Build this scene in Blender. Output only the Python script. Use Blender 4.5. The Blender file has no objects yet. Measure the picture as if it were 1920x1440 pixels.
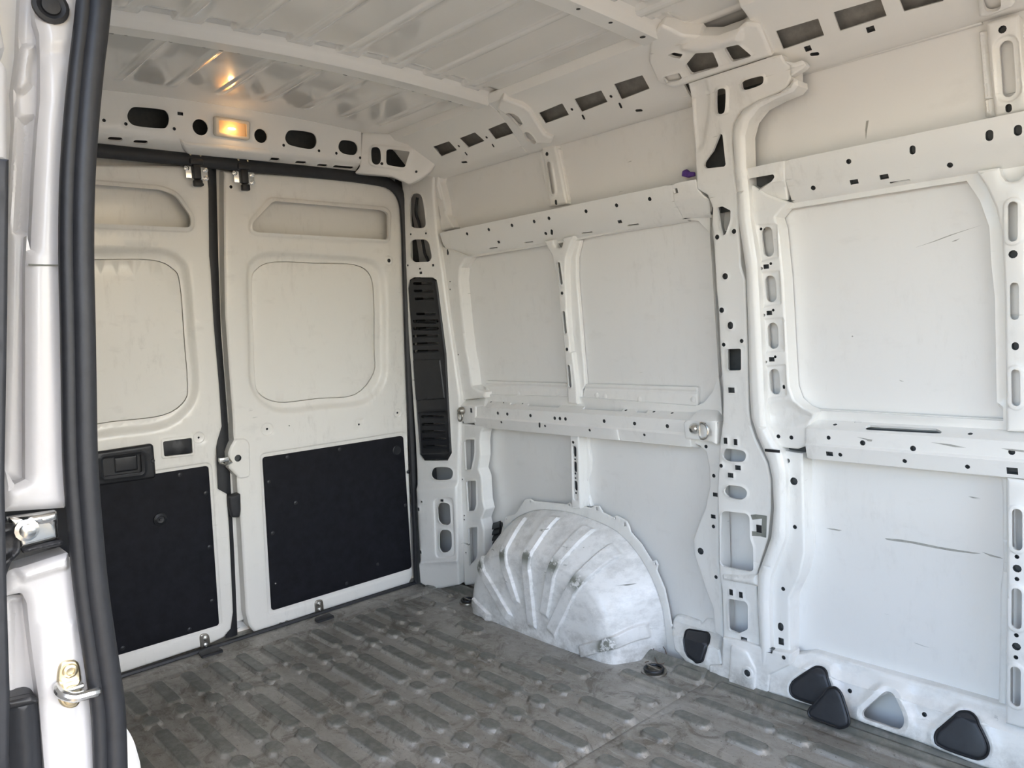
import bpy, bmesh, math, random
import numpy as np
from mathutils import Vector, Matrix
from mathutils.geometry import delaunay_2d_cdt
random.seed(7); np.random.seed(7)
SC = bpy.context.scene
COL = SC.collection
# ------------------------------------------------------------------ camera
CAM = np.array([2.81910957, -0.15768122, 1.11778414])
YAW, PITCH, ROLL, FPX = math.radians(47.9286), math.radians(-4.27984), math.radians(-3.06031), 1446.23
FW = np.array([-math.sin(YAW)*math.cos(PITCH), math.cos(YAW)*math.cos(PITCH), math.sin(PITCH)])
_r = np.array([math.cos(YAW), math.sin(YAW), 0.0]); _u = np.cross(_r, FW)
RT = _r*math.cos(ROLL)+_u*math.sin(ROLL); UP = -_r*math.sin(ROLL)+_u*math.cos(ROLL)
cd = bpy.data.cameras.new('camera'); cam = bpy.data.objects.new('camera', cd); COL.objects.link(cam)
cd.sensor_width = 36; cd.sensor_fit = 'HORIZONTAL'; cd.lens = FPX/1920*36; cd.clip_start = 0.02; cd.clip_end = 300
cam.matrix_world = Matrix(((RT[0], UP[0], -FW[0], CAM[0]), (RT[1], UP[1], -FW[1], CAM[1]), (RT[2], UP[2], -FW[2], CAM[2]), (0, 0, 0, 1)))
SC.camera = cam
# ------------------------------------------------------------------ world, sun, exposure
W = bpy.data.worlds.new('World'); SC.world = W; W.use_nodes = True
wn = W.node_tree.nodes; wl = W.node_tree.links
for n in list(wn): wn.remove(n)
sky = wn.new('ShaderNodeTexSky'); sky.sky_type = 'NISHITA'; sky.sun_disc = False
sky.sun_elevation = math.radians(48); sky.sun_rotation = math.radians(74); sky.altitude = 50; sky.air_density = 1.0; sky.dust_density = 2.5; sky.ozone_density = 1.0
bg = wn.new('ShaderNodeBackground'); bg.inputs[1].default_value = 0.62
wo = wn.new('ShaderNodeOutputWorld'); wl.new(sky.outputs[0], bg.inputs[0]); wl.new(bg.outputs[0], wo.inputs[0])
sl = bpy.data.lights.new('sun', 'SUN'); sl.energy = 1.7; sl.angle = math.radians(0.6); sl.color = (1.0, 0.94, 0.84)
so = bpy.data.objects.new('sun', sl); COL.objects.link(so)
# the sun stands high towards the front of the van, so none of it falls through the open door
so.rotation_euler = Vector((0.55, 0.16, 0.82)).to_track_quat('Z', 'Y').to_euler()
SC.view_settings.view_transform = 'Standard'; SC.view_settings.look = 'None'; SC.view_settings.gamma = 1
SC.view_settings.use_curve_mapping = False
SC.view_settings.exposure = 1.15
# ------------------------------------------------------------------ measuring: photo pixel -> point of a real surface
ZR = {0: (0, 0, 1.0), 1: (0, 0, 3.0), 2: (0, 440, 3.0), 3: (0, 880, 2.5714), 4: (400, 140, 2.88), 5: (400, 600, 2.25),
      6: (780, 160, 2.88), 7: (780, 640, 2.88), 8: (840, 900, 2.6667), 9: (1240, 0, 2.8235), 10: (1280, 420, 2.88),
      11: (1280, 780, 2.18125), 12: (180, 0, 2.4), 13: (200, 1050, 1.92), 14: (1420, 1180, 3.84)}
def zp(z, p):
    o = ZR[z]; return (o[0]+p[0]/o[2], o[1]+p[1]/o[2])
def ray(p): return FW+RT*(p[0]-960)/FPX-UP*(p[1]-720)/FPX
class Prof:
    """a surface swept along x ('x') or y ('y') whose section is the polyline pts of (a, z)"""
    def __init__(s, axis, pts, sgn=1):
        s.axis = axis; s.pts = np.array(pts, float); s.sgn = sgn
        d = np.diff(s.pts, axis=0); s.len = np.hypot(d[:, 0], d[:, 1]); s.cum = np.concatenate([[0], np.cumsum(s.len)])
        s.dir = d/s.len[:, None]; s.nrm = sgn*np.stack([-s.dir[:, 1], s.dir[:, 0]], 1)
        s.creases = list(s.cum[1:-1]); s.ia = 1 if axis == 'x' else 0; s.iu = 1-s.ia
    def shift(s, da): return Prof(s.axis, s.pts+np.array([da, 0]), s.sgn)
    def hit(s, p):
        r = ray(p); best = None; n = len(s.len)
        for k in range(n):
            A = np.array([[s.dir[k, 0], -r[s.ia]], [s.dir[k, 1], -r[2]]])
            b = np.array([CAM[s.ia]-s.pts[k, 0], CAM[2]-s.pts[k, 1]])
            if abs(np.linalg.det(A)) < 1e-9: continue
            v, t = np.linalg.solve(A, b)
            if t <= 0: continue
            viol = max(0, -v if k > 0 else (-v)*.001, (v-s.len[k]) if k < n-1 else (v-s.len[k])*.001)
            key = (round(viol, 4), t)
            if best is None or key < best[0]: best = (key, CAM[s.iu]+t*r[s.iu], s.cum[k]+v)
        return best[1], best[2]
    def pos(s, u, v, h):
        u = np.asarray(u, float); v = np.asarray(v, float); h = np.asarray(h, float)+0*u
        k = np.clip(np.searchsorted(s.cum, v, side='right')-1, 0, len(s.len)-1)
        w = v-s.cum[k]
        az = s.pts[k]+s.dir[k]*w[:, None]; nn = s.nrm[k].copy()
        for c in range(1, len(s.cum)-1):
            m = np.abs(v-s.cum[c]) < 1e-4
            if m.any():
                a = s.nrm[c-1]+s.nrm[c]; nn[m] = a/np.linalg.norm(a)
        az = az+nn*h[:, None]
        o = np.zeros((len(u), 3)); o[:, s.iu] = u; o[:, s.ia] = az[:, 0]; o[:, 2] = az[:, 1]
        return o
    def vz(s, z):
        return float(np.interp(z, s.pts[:, 1], s.cum))
class Plane:
    def __init__(s, O, U, V):
        s.O = np.array(O, float); s.U = np.array(U, float); s.U /= np.linalg.norm(s.U)
        s.V = np.array(V, float); s.V -= s.U*(s.V@s.U); s.V /= np.linalg.norm(s.V); s.N = np.cross(s.U, s.V); s.creases = []
    def hit(s, p):
        r = ray(p); t = ((s.O-CAM)@s.N)/(r@s.N); q = CAM+t*r-s.O
        return q@s.U, q@s.V
    def pos(s, u, v, h):
        u = np.asarray(u, float); v = np.asarray(v, float); h = np.asarray(h, float)+0*u
        return s.O+u[:, None]*s.U+v[:, None]*s.V+h[:, None]*s.N
    def off(s, h): return Plane(s.O+s.N*h, s.U, s.V)
def pt(S, z, p, h=0.0):
    u, v = S.hit(zp(z, p)); return S.pos(np.array([u]), np.array([v]), np.array([h]))[0]
# ------------------------------------------------------------------ loops
def rnd(pts, r, n=5):
    """round the corners of a closed polygon"""
    out = []; m = len(pts)
    for i in range(m):
        a, b, c = (np.array(pts[(i+k-1) % m], float) for k in range(3))
        rr = r[i] if isinstance(r, (list, tuple)) else r
        d1 = a-b; d2 = c-b; l1 = np.linalg.norm(d1); l2 = np.linalg.norm(d2)
        q = min(rr, l1*.48, l2*.48)
        if q <= 1e-6: out.append(tuple(b)); continue
        p1 = b+d1/l1*q; p2 = b+d2/l2*q
        for k in range(n+1):
            t = k/n; out.append(tuple(p1*(1-t)**2+b*2*t*(1-t)+p2*t*t))
    return out
def spl(pts, n=6, closed=True):
    """smooth (Catmull-Rom) curve through points"""
    P = [np.array(p, float) for p in pts]; m = len(P); out = []
    rng = range(m if closed else m-1)
    for i in rng:
        g = (lambda k: P[k % m]) if closed else (lambda k: P[min(max(k, 0), m-1)])
        p0, p1, p2, p3 = g(i-1), g(i), g(i+1), g(i+2)
        for k in range(n):
            t = k/n
            out.append(tuple(.5*((2*p1)+(-p0+p2)*t+(2*p0-5*p1+4*p2-p3)*t*t+(-p0+3*p1-3*p2+p3)*t**3)))
    if not closed: out.append(tuple(P[-1]))
    return out
def L(S, z, pts, r=0, smooth=False):
    """photo outline -> loop on surface S"""
    if smooth: pts = spl(pts, 4)
    elif r: pts = rnd(pts, r)
    return [S.hit(zp(z, p)) for p in pts]
def LL(S, zs):
    """outline given in several zoom windows [(zone, pts), ...]"""
    return [S.hit(zp(z, p)) for z, pts in zs for p in pts]
def disc(S, z, p, r=.006, n=10):
    u, v = S.hit(zp(z, p)); return [(u+r*math.cos(2*math.pi*k/n), v+r*math.sin(2*math.pi*k/n)) for k in range(n)]
def sq(S, z, p, a=.006, b=None):
    u, v = S.hit(zp(z, p)); b = b or a; return [(u-a, v-b), (u+a, v-b), (u+a, v+b), (u-a, v+b)]
def caps(a, b, w, n=7):
    a = np.array(a, float); b = np.array(b, float); d = b-a; l = np.linalg.norm(d); d = d/l if l > 1e-9 else np.array([1., 0]); nn = np.array([-d[1], d[0]])
    out = []
    for k in range(n+1):
        t = -math.pi/2+math.pi*k/n; out.append(tuple(b+w/2*(d*math.cos(t)+nn*math.sin(t))))
    for k in range(n+1):
        t = math.pi/2+math.pi*k/n; out.append(tuple(a+w/2*(d*math.cos(t)+nn*math.sin(t))))
    return out
def slot(S, z, p, q, w):
    return caps(S.hit(zp(z, p)), S.hit(zp(z, q)), w)
def area(l):
    a = np.array(l); b = np.roll(a, -1, 0); return .5*np.sum(a[:, 0]*b[:, 1]-b[:, 0]*a[:, 1])
def resample(l, step):
    out = []; m = len(l)
    for i in range(m):
        a = np.array(l[i]); b = np.array(l[(i+1) % m]); d = np.linalg.norm(b-a)
        if d < 2e-4: continue
        n = max(1, int(math.ceil(d/step)))
        for k in range(n): out.append(tuple(a+(b-a)*k/n))
    return out
def sd(loop, P):
    """signed distance (positive inside) of points P to closed loop"""
    A = np.array(loop); B = np.roll(A, -1, 0); P = np.asarray(P)
    d = np.full(len(P), 1e9); ins = np.zeros(len(P), bool)
    for a, b in zip(A, B):
        e = b-a; l2 = e@e
        if l2 < 1e-14: continue
        w = P-a; t = np.clip((w@e)/l2, 0, 1); q = w-t[:, None]*e
        d = np.minimum(d, q[:, 0]**2+q[:, 1]**2)
        c = (a[1] > P[:, 1]) != (b[1] > P[:, 1])
        if abs(e[1]) > 1e-12:
            xi = a[0]+(P[:, 1]-a[1])/e[1]*e[0]; ins ^= c & (P[:, 0] < xi)
    return np.where(ins, 1, -1)*np.sqrt(d)
def offset(loop, d):
    A = np.array(loop); s = 1 if area(loop) > 0 else -1
    e = np.roll(A, -1, 0)-np.roll(A, 1, 0); e /= (np.linalg.norm(e, axis=1)[:, None]+1e-12)
    n = np.stack([-e[:, 1], e[:, 0]], 1)*s
    return A+n*d
def sst(x): x = np.clip(x, 0, 1); return x*x*(3-2*x)
def heights(feats, P):
    h = np.zeros(len(P))
    for loop, kind, w, a in feats:
        A = np.array(loop); pad = w*3+.002
        m = (P[:, 0] > A[:, 0].min()-pad) & (P[:, 0] < A[:, 0].max()+pad) & (P[:, 1] > A[:, 1].min()-pad) & (P[:, 1] < A[:, 1].max()+pad)
        if not m.any(): continue
        d = sd(loop, P[m])
        if kind == 'step': h[m] += a*sst(d/w+.5)
        elif kind == 'lip': h[m] += a*np.exp(-(d/w)**2)
        elif kind == 'roll': h[m] -= a*(1-np.clip(d/w, 0, 1))**2
        elif kind == 'dome': h[m] += a*np.sqrt(np.clip(d/w, 0, 1))
    return h
# ------------------------------------------------------------------ mesh makers
def mesh_obj(name, V, F, mat, parent=None, angle=32):
    V = np.asarray(V, float)
    if parent is not None: V = V-np.array(ORG.get(parent.name, (0, 0, 0)))
    me = bpy.data.meshes.new(name); me.from_pydata([tuple(v) for v in V], [], [tuple(int(i) for i in f) for f in F])
    me.polygons.foreach_set('use_smooth', [True]*len(me.polygons)); me.set_sharp_from_angle(angle=math.radians(angle))
    if mat is not None: me.materials.append(mat)
    me.update()
    o = bpy.data.objects.new(name, me); COL.objects.link(o)
    if parent is not None:
        o.parent = parent; ORG[o.name] = ORG.get(parent.name, (0, 0, 0))
    return o
ORG = {}
def thing(name, loc, label, cat, group=None, kind=None):
    o = bpy.data.objects.new(name, None); COL.objects.link(o); o.empty_display_size = .05
    o.location = tuple(float(c) for c in loc); ORG[o.name] = tuple(float(c) for c in loc)
    return tag(o, label, cat, group, kind)
def tag(o, label, cat=None, group=None, kind=None):
    o['label'] = label
    if cat: o['category'] = cat
    if group: o['group'] = group
    if kind: o['kind'] = kind
    return o
def sheet_data(S, outer, holes=(), feats=(), step=.03, depth=.004, hdepth=.006, roll=.003, lip=0.0, h0=0.0, back=False, rimdir=None, liph=.0025, cup=True):
    if area(outer) < 0: outer = outer[::-1]
    outer = resample(outer, step); holes = [resample(h if area(h) > 0 else h[::-1], step) for h in holes]
    feats = list(feats)
    if roll: feats.append((outer, 'roll', roll*1.5, roll))
    if lip:
        for h in holes: feats.append((h, 'lip', lip, liph))
    pts = []
    O = np.array(outer); lo = O.min(0); hi = O.max(0)
    gx = np.arange(lo[0]+step*.5, hi[0], step); gy = np.arange(lo[1]+step*.5, hi[1], step)
    if len(gx) and len(gy):
        for c in getattr(S, 'creases', []): gy = gy[np.abs(gy-c) > step*.2]
        g = np.stack(np.meshgrid(gx, gy), -1).reshape(-1, 2); g = g+(np.random.rand(*g.shape)-.5)*step*.1; pts.append((g, step*.35))
    ring = []
    for loop, kind, w, a in feats:
        lp = resample(loop, max(w*.6, step*.3))
        if area(lp) < 0: lp = lp[::-1]
        ds = {'step': (-.5, -.25, 0, .25, .5), 'lip': (-2.2, -1.2, -.6, 0, .6, 1.2, 2.2), 'roll': (.35, .7, 1.0), 'dome': (.1, .3, .6, 1.0)}[kind]
        for q in ds: ring.append(offset(lp, q*w))
    if ring: pts.append((np.concatenate(ring), .0012))
    keep = []
    for g, eps in pts:
        if not len(g): continue
        m = sd(outer, g) > eps
        for h in holes:
            A = np.array(h); mm = m & (g[:, 0] > A[:, 0].min()-eps) & (g[:, 0] < A[:, 0].max()+eps) & (g[:, 1] > A[:, 1].min()-eps) & (g[:, 1] < A[:, 1].max()+eps)
            if mm.any():
                idx = np.where(mm)[0]; bad = sd(h, g[idx]) > -eps; m[idx[bad]] = False
        keep.append(g[m])
    G = np.concatenate(keep) if keep else np.zeros((0, 2))
    if len(G):
        key = np.round(G/.0015).astype(int); _, ix = np.unique(key, axis=0, return_index=True); G = G[np.sort(ix)]
    vs = []; es = []
    for lp in [outer]+holes:
        b = len(vs); n = len(lp); vs += [Vector(p) for p in lp]; es += [(b+i, b+(i+1) % n) for i in range(n)]
    for c in getattr(S, 'creases', []):
        if lo[1]+.002 < c < hi[1]-.002:
            uu = np.linspace(lo[0]-.01, hi[0]+.01, max(2, int((hi[0]-lo[0])/step)+2)); b = len(vs)
            vs += [Vector((float(q), float(c))) for q in uu]; es += [(b+i, b+i+1) for i in range(len(uu)-1)]
    vs += [Vector(p) for p in G]
    ov, oe, of, *_ = delaunay_2d_cdt(vs, es, [], 0, 1e-6)
    P = np.array([(v[0], v[1]) for v in ov]); F = np.array([f for f in of if len(f) == 3])
    cen = P[F].mean(1); m = sd(outer, cen) > 0
    for h in holes:
        A = np.array(h); mm = m & (cen[:, 0] > A[:, 0].min()) & (cen[:, 0] < A[:, 0].max()) & (cen[:, 1] > A[:, 1].min()) & (cen[:, 1] < A[:, 1].max())
        if mm.any():
            idx = np.where(mm)[0]; m[idx[sd(h, cen[idx]) > 0]] = False
    F = F[m]
    H = heights(feats, P)+h0
    DARK[0] = []
    V3 = [S.pos(P[:, 0], P[:, 1], H)]; FF = [tuple(f) for f in F]; b = len(P)
    for k, lp in enumerate([outer]+holes):
        dd = depth if k == 0 else hdepth
        if dd <= 0: continue
        A = np.array(lp)
        small = cup and k and np.linalg.norm(A-np.roll(A, 1, 0), axis=1).sum() < .085      # small holes get dark undercoat cups that paint in the hollow's shade
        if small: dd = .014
        hh = heights(feats, A)+h0; n = len(A)
        top = S.pos(A[:, 0], A[:, 1], hh)
        bot = top+np.array(rimdir)*dd if (rimdir is not None and k == 0) else S.pos(A[:, 0], A[:, 1], hh-dd)
        V3 += [top, bot]
        for i in range(n):
            j = (i+1) % n
            FF.append((b+i, b+n+i, b+n+j, b+j) if k == 0 else (b+i, b+j, b+n+j, b+n+i))
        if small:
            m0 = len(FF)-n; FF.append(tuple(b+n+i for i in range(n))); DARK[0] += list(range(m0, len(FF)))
        b += 2*n
    if back:
        V3.append(S.pos(P[:, 0], P[:, 1], np.zeros(len(P))+h0-depth)); FF += [tuple(int(i)+b for i in f[::-1]) for f in F]
    V3 = np.concatenate(V3)
    return V3, FF
def sheet(name, parent, mat, S, outer, holes=(), feats=(), **kw):
    V, F = sheet_data(S, outer, holes, feats, **kw)
    dark = DARK[0]; o = mesh_obj(name, V, F, mat, parent)
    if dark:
        o.data.materials.append(M_ECOAT_SHADE)
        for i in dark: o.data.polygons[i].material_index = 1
    return o
DARK = [[]]
def join(parts):
    V = []; F = []; b = 0
    for v, f in parts:
        V.append(np.asarray(v, float)); F += [tuple(int(i)+b for i in q) for q in f]; b += len(v)
    return np.concatenate(V), F
def tube_data(path, r, n=10, closed=False, flat=None):
    """tube along 3D points; flat=(normal, rw, rn): elliptical section with half-width rw and half-thickness rn along normal"""
    P = np.array(path, float); m = len(P); V = []; F = []
    T = np.gradient(P, axis=0) if not closed else np.roll(P, -1, 0)-np.roll(P, 1, 0)
    T /= np.linalg.norm(T, axis=1)[:, None]
    a = np.array([0, 0, 1.]) if abs(T[0][2]) < .9 else np.array([1., 0, 0])
    N = np.cross(T[0], a); N /= np.linalg.norm(N)
    for i in range(m):
        if flat is not None: N = np.array(flat[0], float)
        N = N-T[i]*(N@T[i]); N /= np.linalg.norm(N); B = np.cross(T[i], N)
        rn, rb = (flat[2], flat[1]) if flat is not None else ((r[i], r[i]) if hasattr(r, '__len__') else (r, r))
        for k in range(n):
            t = 2*math.pi*k/n; V.append(P[i]+N*math.cos(t)*rn+B*math.sin(t)*rb)
    for i in range(m if closed else m-1):
        for k in range(n):
            j = (i+1) % m; F.append((i*n+k, j*n+k, j*n+(k+1) % n, i*n+(k+1) % n))
    if not closed:
        F.append(tuple(range(n))[::-1]); F.append(tuple((m-1)*n+k for k in range(n)))
    return V, F
def lathe_data(c, axis, prof, n=16):
    """turn prof [(radius, height)] round an axis through c"""
    ax = np.array(axis, float); ax /= np.linalg.norm(ax); a = np.array([0, 0, 1.]) if abs(ax[2]) < .9 else np.array([1., 0, 0])
    U = np.cross(ax, a); U /= np.linalg.norm(U); B = np.cross(ax, U); V = []; F = []
    for r, h in prof:
        for k in range(n):
            t = 2*math.pi*k/n; V.append(np.array(c)+ax*h+(U*math.cos(t)+B*math.sin(t))*r)
    for i in range(len(prof)-1):
        for k in range(n): F.append((i*n+k, i*n+(k+1) % n, (i+1)*n+(k+1) % n, (i+1)*n+k))
    F.append(tuple((len(prof)-1)*n+k for k in range(n))); F.append(tuple(range(n))[::-1])
    return V, F
def box_data(c, size, axes=None, bev=.002):
    bm = bmesh.new(); bmesh.ops.create_cube(bm, size=1)
    for v in bm.verts: v.co = Vector((v.co.x*size[0], v.co.y*size[1], v.co.z*size[2]))
    if bev: bmesh.ops.bevel(bm, geom=bm.edges[:], offset=bev, segments=2, affect='EDGES', profile=.5)
    ax = np.eye(3) if axes is None else np.array(axes, float)
    V = [np.array(c)+ax.T@np.array(v.co) for v in bm.verts]; bm.verts.index_update(); F = [tuple(v.index for v in f.verts) for f in bm.faces]; bm.free()
    return V, F
def bolt(name, parent, mat, c, axis, r=.008, h=.005):
    return mesh_obj(name, *lathe_data(c, axis, [(r*1.25, 0), (r*1.25, h*.2), (r, h*.3), (r*.95, h*.8), (r*.6, h), (r*.45, h), (r*.4, h*.55), (.0005, h*.5)], 12), mat, parent)
# ------------------------------------------------------------------ materials
def nmat(name):
    m = bpy.data.materials.new(name); m.use_nodes = True; nt = m.node_tree; b = nt.nodes['Principled BSDF']; return m, nt, b
def noise(nt, scale, detail=4, rough=.55, vec=None, stretch=None, dist=0):
    n = nt.nodes.new('ShaderNodeTexNoise'); n.inputs['Scale'].default_value = scale; n.inputs['Detail'].default_value = detail
    n.inputs['Roughness'].default_value = rough; n.inputs['Distortion'].default_value = dist
    g = nt.nodes.new('ShaderNodeNewGeometry'); src = g.outputs['Position']
    if stretch:
        mp = nt.nodes.new('ShaderNodeMapping'); mp.inputs['Scale'].default_value = stretch[:3]
        if len(stretch) > 3: mp.inputs['Rotation'].default_value = stretch[3:]
        nt.links.new(src, mp.inputs['Vector']); src = mp.outputs['Vector']
    nt.links.new(src, n.inputs['Vector']); return n.outputs['Fac']
def ramp(nt, src, stops):
    r = nt.nodes.new('ShaderNodeValToRGB'); e = r.color_ramp.elements
    while len(e) < len(stops): e.new(.5)
    for k, (p, c) in enumerate(stops):
        e[k].position = p; e[k].color = (c, c, c, 1) if not hasattr(c, '__len__') else (*c, 1)
    nt.links.new(src, r.inputs['Fac']); return r.outputs['Color']
def mix(nt, fac, a, b):
    m = nt.nodes.new('ShaderNodeMix'); m.data_type = 'RGBA'
    for s, v in ((m.inputs['Factor'], fac), (m.inputs['A'], a), (m.inputs['B'], b)):
        if hasattr(v, 'default_value'): nt.links.new(v, s)
        elif hasattr(v, '__len__'): s.default_value = (*v, 1)
        else: s.default_value = v
    return m.outputs['Result']
def mul(nt, a, b):
    m = nt.nodes.new('ShaderNodeMath'); m.operation = 'MULTIPLY'
    for s, v in ((m.inputs[0], a), (m.inputs[1], b)):
        if hasattr(v, 'default_value'): nt.links.new(v, s)
        else: s.default_value = v
    return m.outputs[0]
def maxn(nt, a, b):
    m = nt.nodes.new('ShaderNodeMath'); m.operation = 'MAXIMUM'; nt.links.new(a, m.inputs[0]); nt.links.new(b, m.inputs[1]); return m.outputs[0]
PRIMER = (.20, .205, .175)
def paint(name, col, rough=.3, dirt=.25, scratch=.5, wear=0.0, coat=.25, low=0.0, attr=False):
    m, nt, b = nmat(name)
    big = ramp(nt, noise(nt, 2.6, 6, .6), [(.45, 0), (.75, 1)])
    fine = ramp(nt, noise(nt, 34, 6, .7, stretch=(1, 1, .35)), [(.52, 0), (.72, 1)])
    c = mix(nt, mul(nt, mul(nt, big, fine), dirt), col, (.33, .30, .25))
    sm = ramp(nt, noise(nt, 9, 5, .62, stretch=(1, 1, 2.2)), [(.60, 0), (.74, 1)])
    c = mix(nt, mul(nt, sm, dirt*.35), c, (.40, .38, .34))
    if scratch:
        s1 = ramp(nt, noise(nt, 60, 3, .5, stretch=(.10, .10, 1, .0, .35, .3)), [(.715, 0), (.735, 1)])
        s2 = ramp(nt, noise(nt, 7, 2, .5), [(.54, 0), (.64, 1)])
        c = mix(nt, mul(nt, mul(nt, s1, s2), scratch), c, PRIMER)
    if wear:
        g = nt.nodes.new('ShaderNodeNewGeometry')
        e = ramp(nt, g.outputs['Pointiness'], [(.515, 0), (.56, 1)])
        w = ramp(nt, noise(nt, 22, 8, .7), [(.50, 0), (.56, 1)])
        w2 = ramp(nt, noise(nt, 5, 3, .5), [(.45, 0), (.6, 1)])
        c = mix(nt, mul(nt, mul(nt, mul(nt, e, w), w2), wear), c, PRIMER)
        gr = ramp(nt, noise(nt, 14, 8, .72, stretch=(1, .5, 1.6)), [(.46, 0), (.70, 1)])
        c = mix(nt, mul(nt, gr, wear*.58), c, (.30, .29, .26))
        ch = ramp(nt, noise(nt, 48, 6, .65, stretch=(.3, .3, 1, 0, .5, 0)), [(.66, 0), (.68, 1)])
        c = mix(nt, mul(nt, mul(nt, ch, w2), wear), c, PRIMER)
    if attr:
        # paint knocked off where loads have hit the crests of the ribs
        at = nt.nodes.new('ShaderNodeAttribute'); at.attribute_name = 'wear'
        wn_ = ramp(nt, noise(nt, 24, 8, .68), [(.42, 0), (.48, 1)])
        c = mix(nt, mul(nt, at.outputs['Fac'], wn_), c, PRIMER)
    if low:
        # grime that has collected just above the floor
        g = nt.nodes.new('ShaderNodeNewGeometry'); sp = nt.nodes.new('ShaderNodeSeparateXYZ'); nt.links.new(g.outputs['Position'], sp.inputs[0])
        z = ramp(nt, sp.outputs['Z'], [(.0, 1), (.10, 0)])
        gg = ramp(nt, noise(nt, 18, 8, .72), [(.42, 0), (.62, 1)])
        c = mix(nt, mul(nt, mul(nt, z, gg), low), c, (.24, .215, .175))
    nt.links.new(c, b.inputs['Base Color']); b.inputs['Roughness'].default_value = rough
    b.inputs['Coat Weight'].default_value = coat; b.inputs['Coat Roughness'].default_value = .06
    return m
def plain(name, col, rough=.5, metal=0, var=0.0, bump=0, scale=40):
    m, nt, b = nmat(name)
    f = noise(nt, scale, 6, .65)
    c = mix(nt, ramp(nt, f, [(.3, 0), (.75, 1)]), tuple(k*(1-var) for k in col), tuple(min(1, k*(1+var)) for k in col))
    nt.links.new(c, b.inputs['Base Color']); b.inputs['Roughness'].default_value = rough; b.inputs['Metallic'].default_value = metal
    if bump:
        bp = nt.nodes.new('ShaderNodeBump'); bp.inputs['Strength'].default_value = bump; bp.inputs['Distance'].default_value = .002
        nt.links.new(noise(nt, scale*6, 4), bp.inputs['Height']); nt.links.new(bp.outputs[0], b.inputs['Normal'])
    return m
WHITE = (.83, .815, .775)
M_PAINT = paint('white_paint', WHITE, .32, .32, .8)
M_CLEAN = paint('white_paint_clean', WHITE, .28, .07, .12, coat=.3)
M_SKIN = paint('white_skin_paint', (.83, .815, .78), .34, .25, .9)
M_CEIL = paint('white_roof_paint', (.80, .785, .745), .22, .06, .0, coat=.9)
M_DOOR = paint('white_door_paint', (.83, .805, .745), .32, .40, .7)
M_SILL = paint('white_sill_paint', WHITE, .38, .55, .9, wear=.35, low=.9)
M_ARCH = paint('white_worn_paint', (.82, .81, .785), .42, .35, 1.0, wear=.8, low=.6, attr=True)
M_JAMB = paint('white_paint_dimmed', (.64, .63, .63), .35, .3, .3)  # same white paint, darkened to hold down the strong light at the doorway
M_PRIMER = plain('grey_primer', (.23, .235, .205), .6, 0, .2)
M_SCRAPE = plain('scraped_paint', (.40, .39, .35), .6, 0, .25)
M_ECOAT_SHADE = plain('undercoat_hole_shade', (.075, .08, .08), .6, 0, .2)  # undercoat grey, with the shade of holes and hollows put into it
M_ECOAT_SHADE2 = plain('undercoat_hole_shade_light', (.30, .29, .27), .6, 0, .2)  # lighter copy, for the paler shade in the roof rail openings
M_BLACK = plain('black_plastic', (.012, .013, .016), .42, 0, .25, .15)
M_BOARD = plain('black_fibre_board', (.009, .0095, .013), .62, 0, .35, .25, 25)
M_BOARD.node_tree.nodes['Principled BSDF'].inputs['Specular IOR Level'].default_value = .2
M_RUB = plain('black_rubber', (.017, .018, .021), .5, 0, .25, .1)
M_CAP = plain('dark_grey_plastic', (.024, .026, .031), .45, 0, .15, .1)
M_CHROME = plain('bright_zinc', (.72, .72, .70), .22, 1, .1)
M_STEEL = plain('dull_steel', (.36, .34, .30), .42, 1, .25)
M_ZINC = plain('yellow_zinc', (.72, .62, .42), .34, 1, .15)
M_PURPLE = plain('purple_cloth', (.11, .05, .26), .85, 0, .3)
M_WIRE = plain('copper_wire', (.16, .10, .07), .5, .3, .2)
def floor_mat():
    m, nt, b = nmat('dirty_floor_metal')
    a = ramp(nt, noise(nt, 2.6, 8, .66, dist=.5), [(.32, 0), (.68, 1)])
    f = ramp(nt, noise(nt, 24, 9, .75, stretch=(.6, 1, 1)), [(.36, 0), (.66, 1)])
    c = mix(nt, a, (.22, .198, .166), (.43, .41, .37))
    c = mix(nt, mul(nt, f, .55), c, (.50, .485, .45))
    d = ramp(nt, noise(nt, 9, 8, .72, dist=1.4), [(.50, 0), (.62, 1)])
    c = mix(nt, mul(nt, d, .60), c, (.115, .098, .075))
    s = ramp(nt, noise(nt, 80, 4, .6, stretch=(.14, .9, 1, 0, 0, .35)), [(.60, 0), (.66, 1)])
    c = mix(nt, mul(nt, s, .35), c, (.58, .57, .54))
    dk = ramp(nt, noise(nt, 130, 3, .6), [(.64, 0), (.68, 1)])
    c = mix(nt, mul(nt, dk, .6), c, (.06, .052, .045))
    # tops of the pressed ribs are rubbed down to smoother grey metal
    g = nt.nodes.new('ShaderNodeNewGeometry'); sp = nt.nodes.new('ShaderNodeSeparateXYZ'); nt.links.new(g.outputs['Position'], sp.inputs[0])
    t = ramp(nt, sp.outputs['Z'], [(.0092, 0), (.0115, 1)])
    tn = ramp(nt, noise(nt, 40, 6, .6), [(.30, .45), (.60, .95)])
    c = mix(nt, mul(nt, t, tn), c, (.175, .18, .162))
    nt.links.new(c, b.inputs['Base Color'])
    nt.links.new(ramp(nt, noise(nt, 30, 6, .7), [(.3, .30), (.7, .55)]), b.inputs['Roughness'])
    b.inputs['Metallic'].default_value = .45
    bp = nt.nodes.new('ShaderNodeBump'); bp.inputs['Strength'].default_value = .45; bp.inputs['Distance'].default_value = .002
    nt.links.new(noise(nt, 110, 8, .75), bp.inputs['Height']); nt.links.new(bp.outputs[0], b.inputs['Normal'])
    return m
M_FLOOR = floor_mat()
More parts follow.
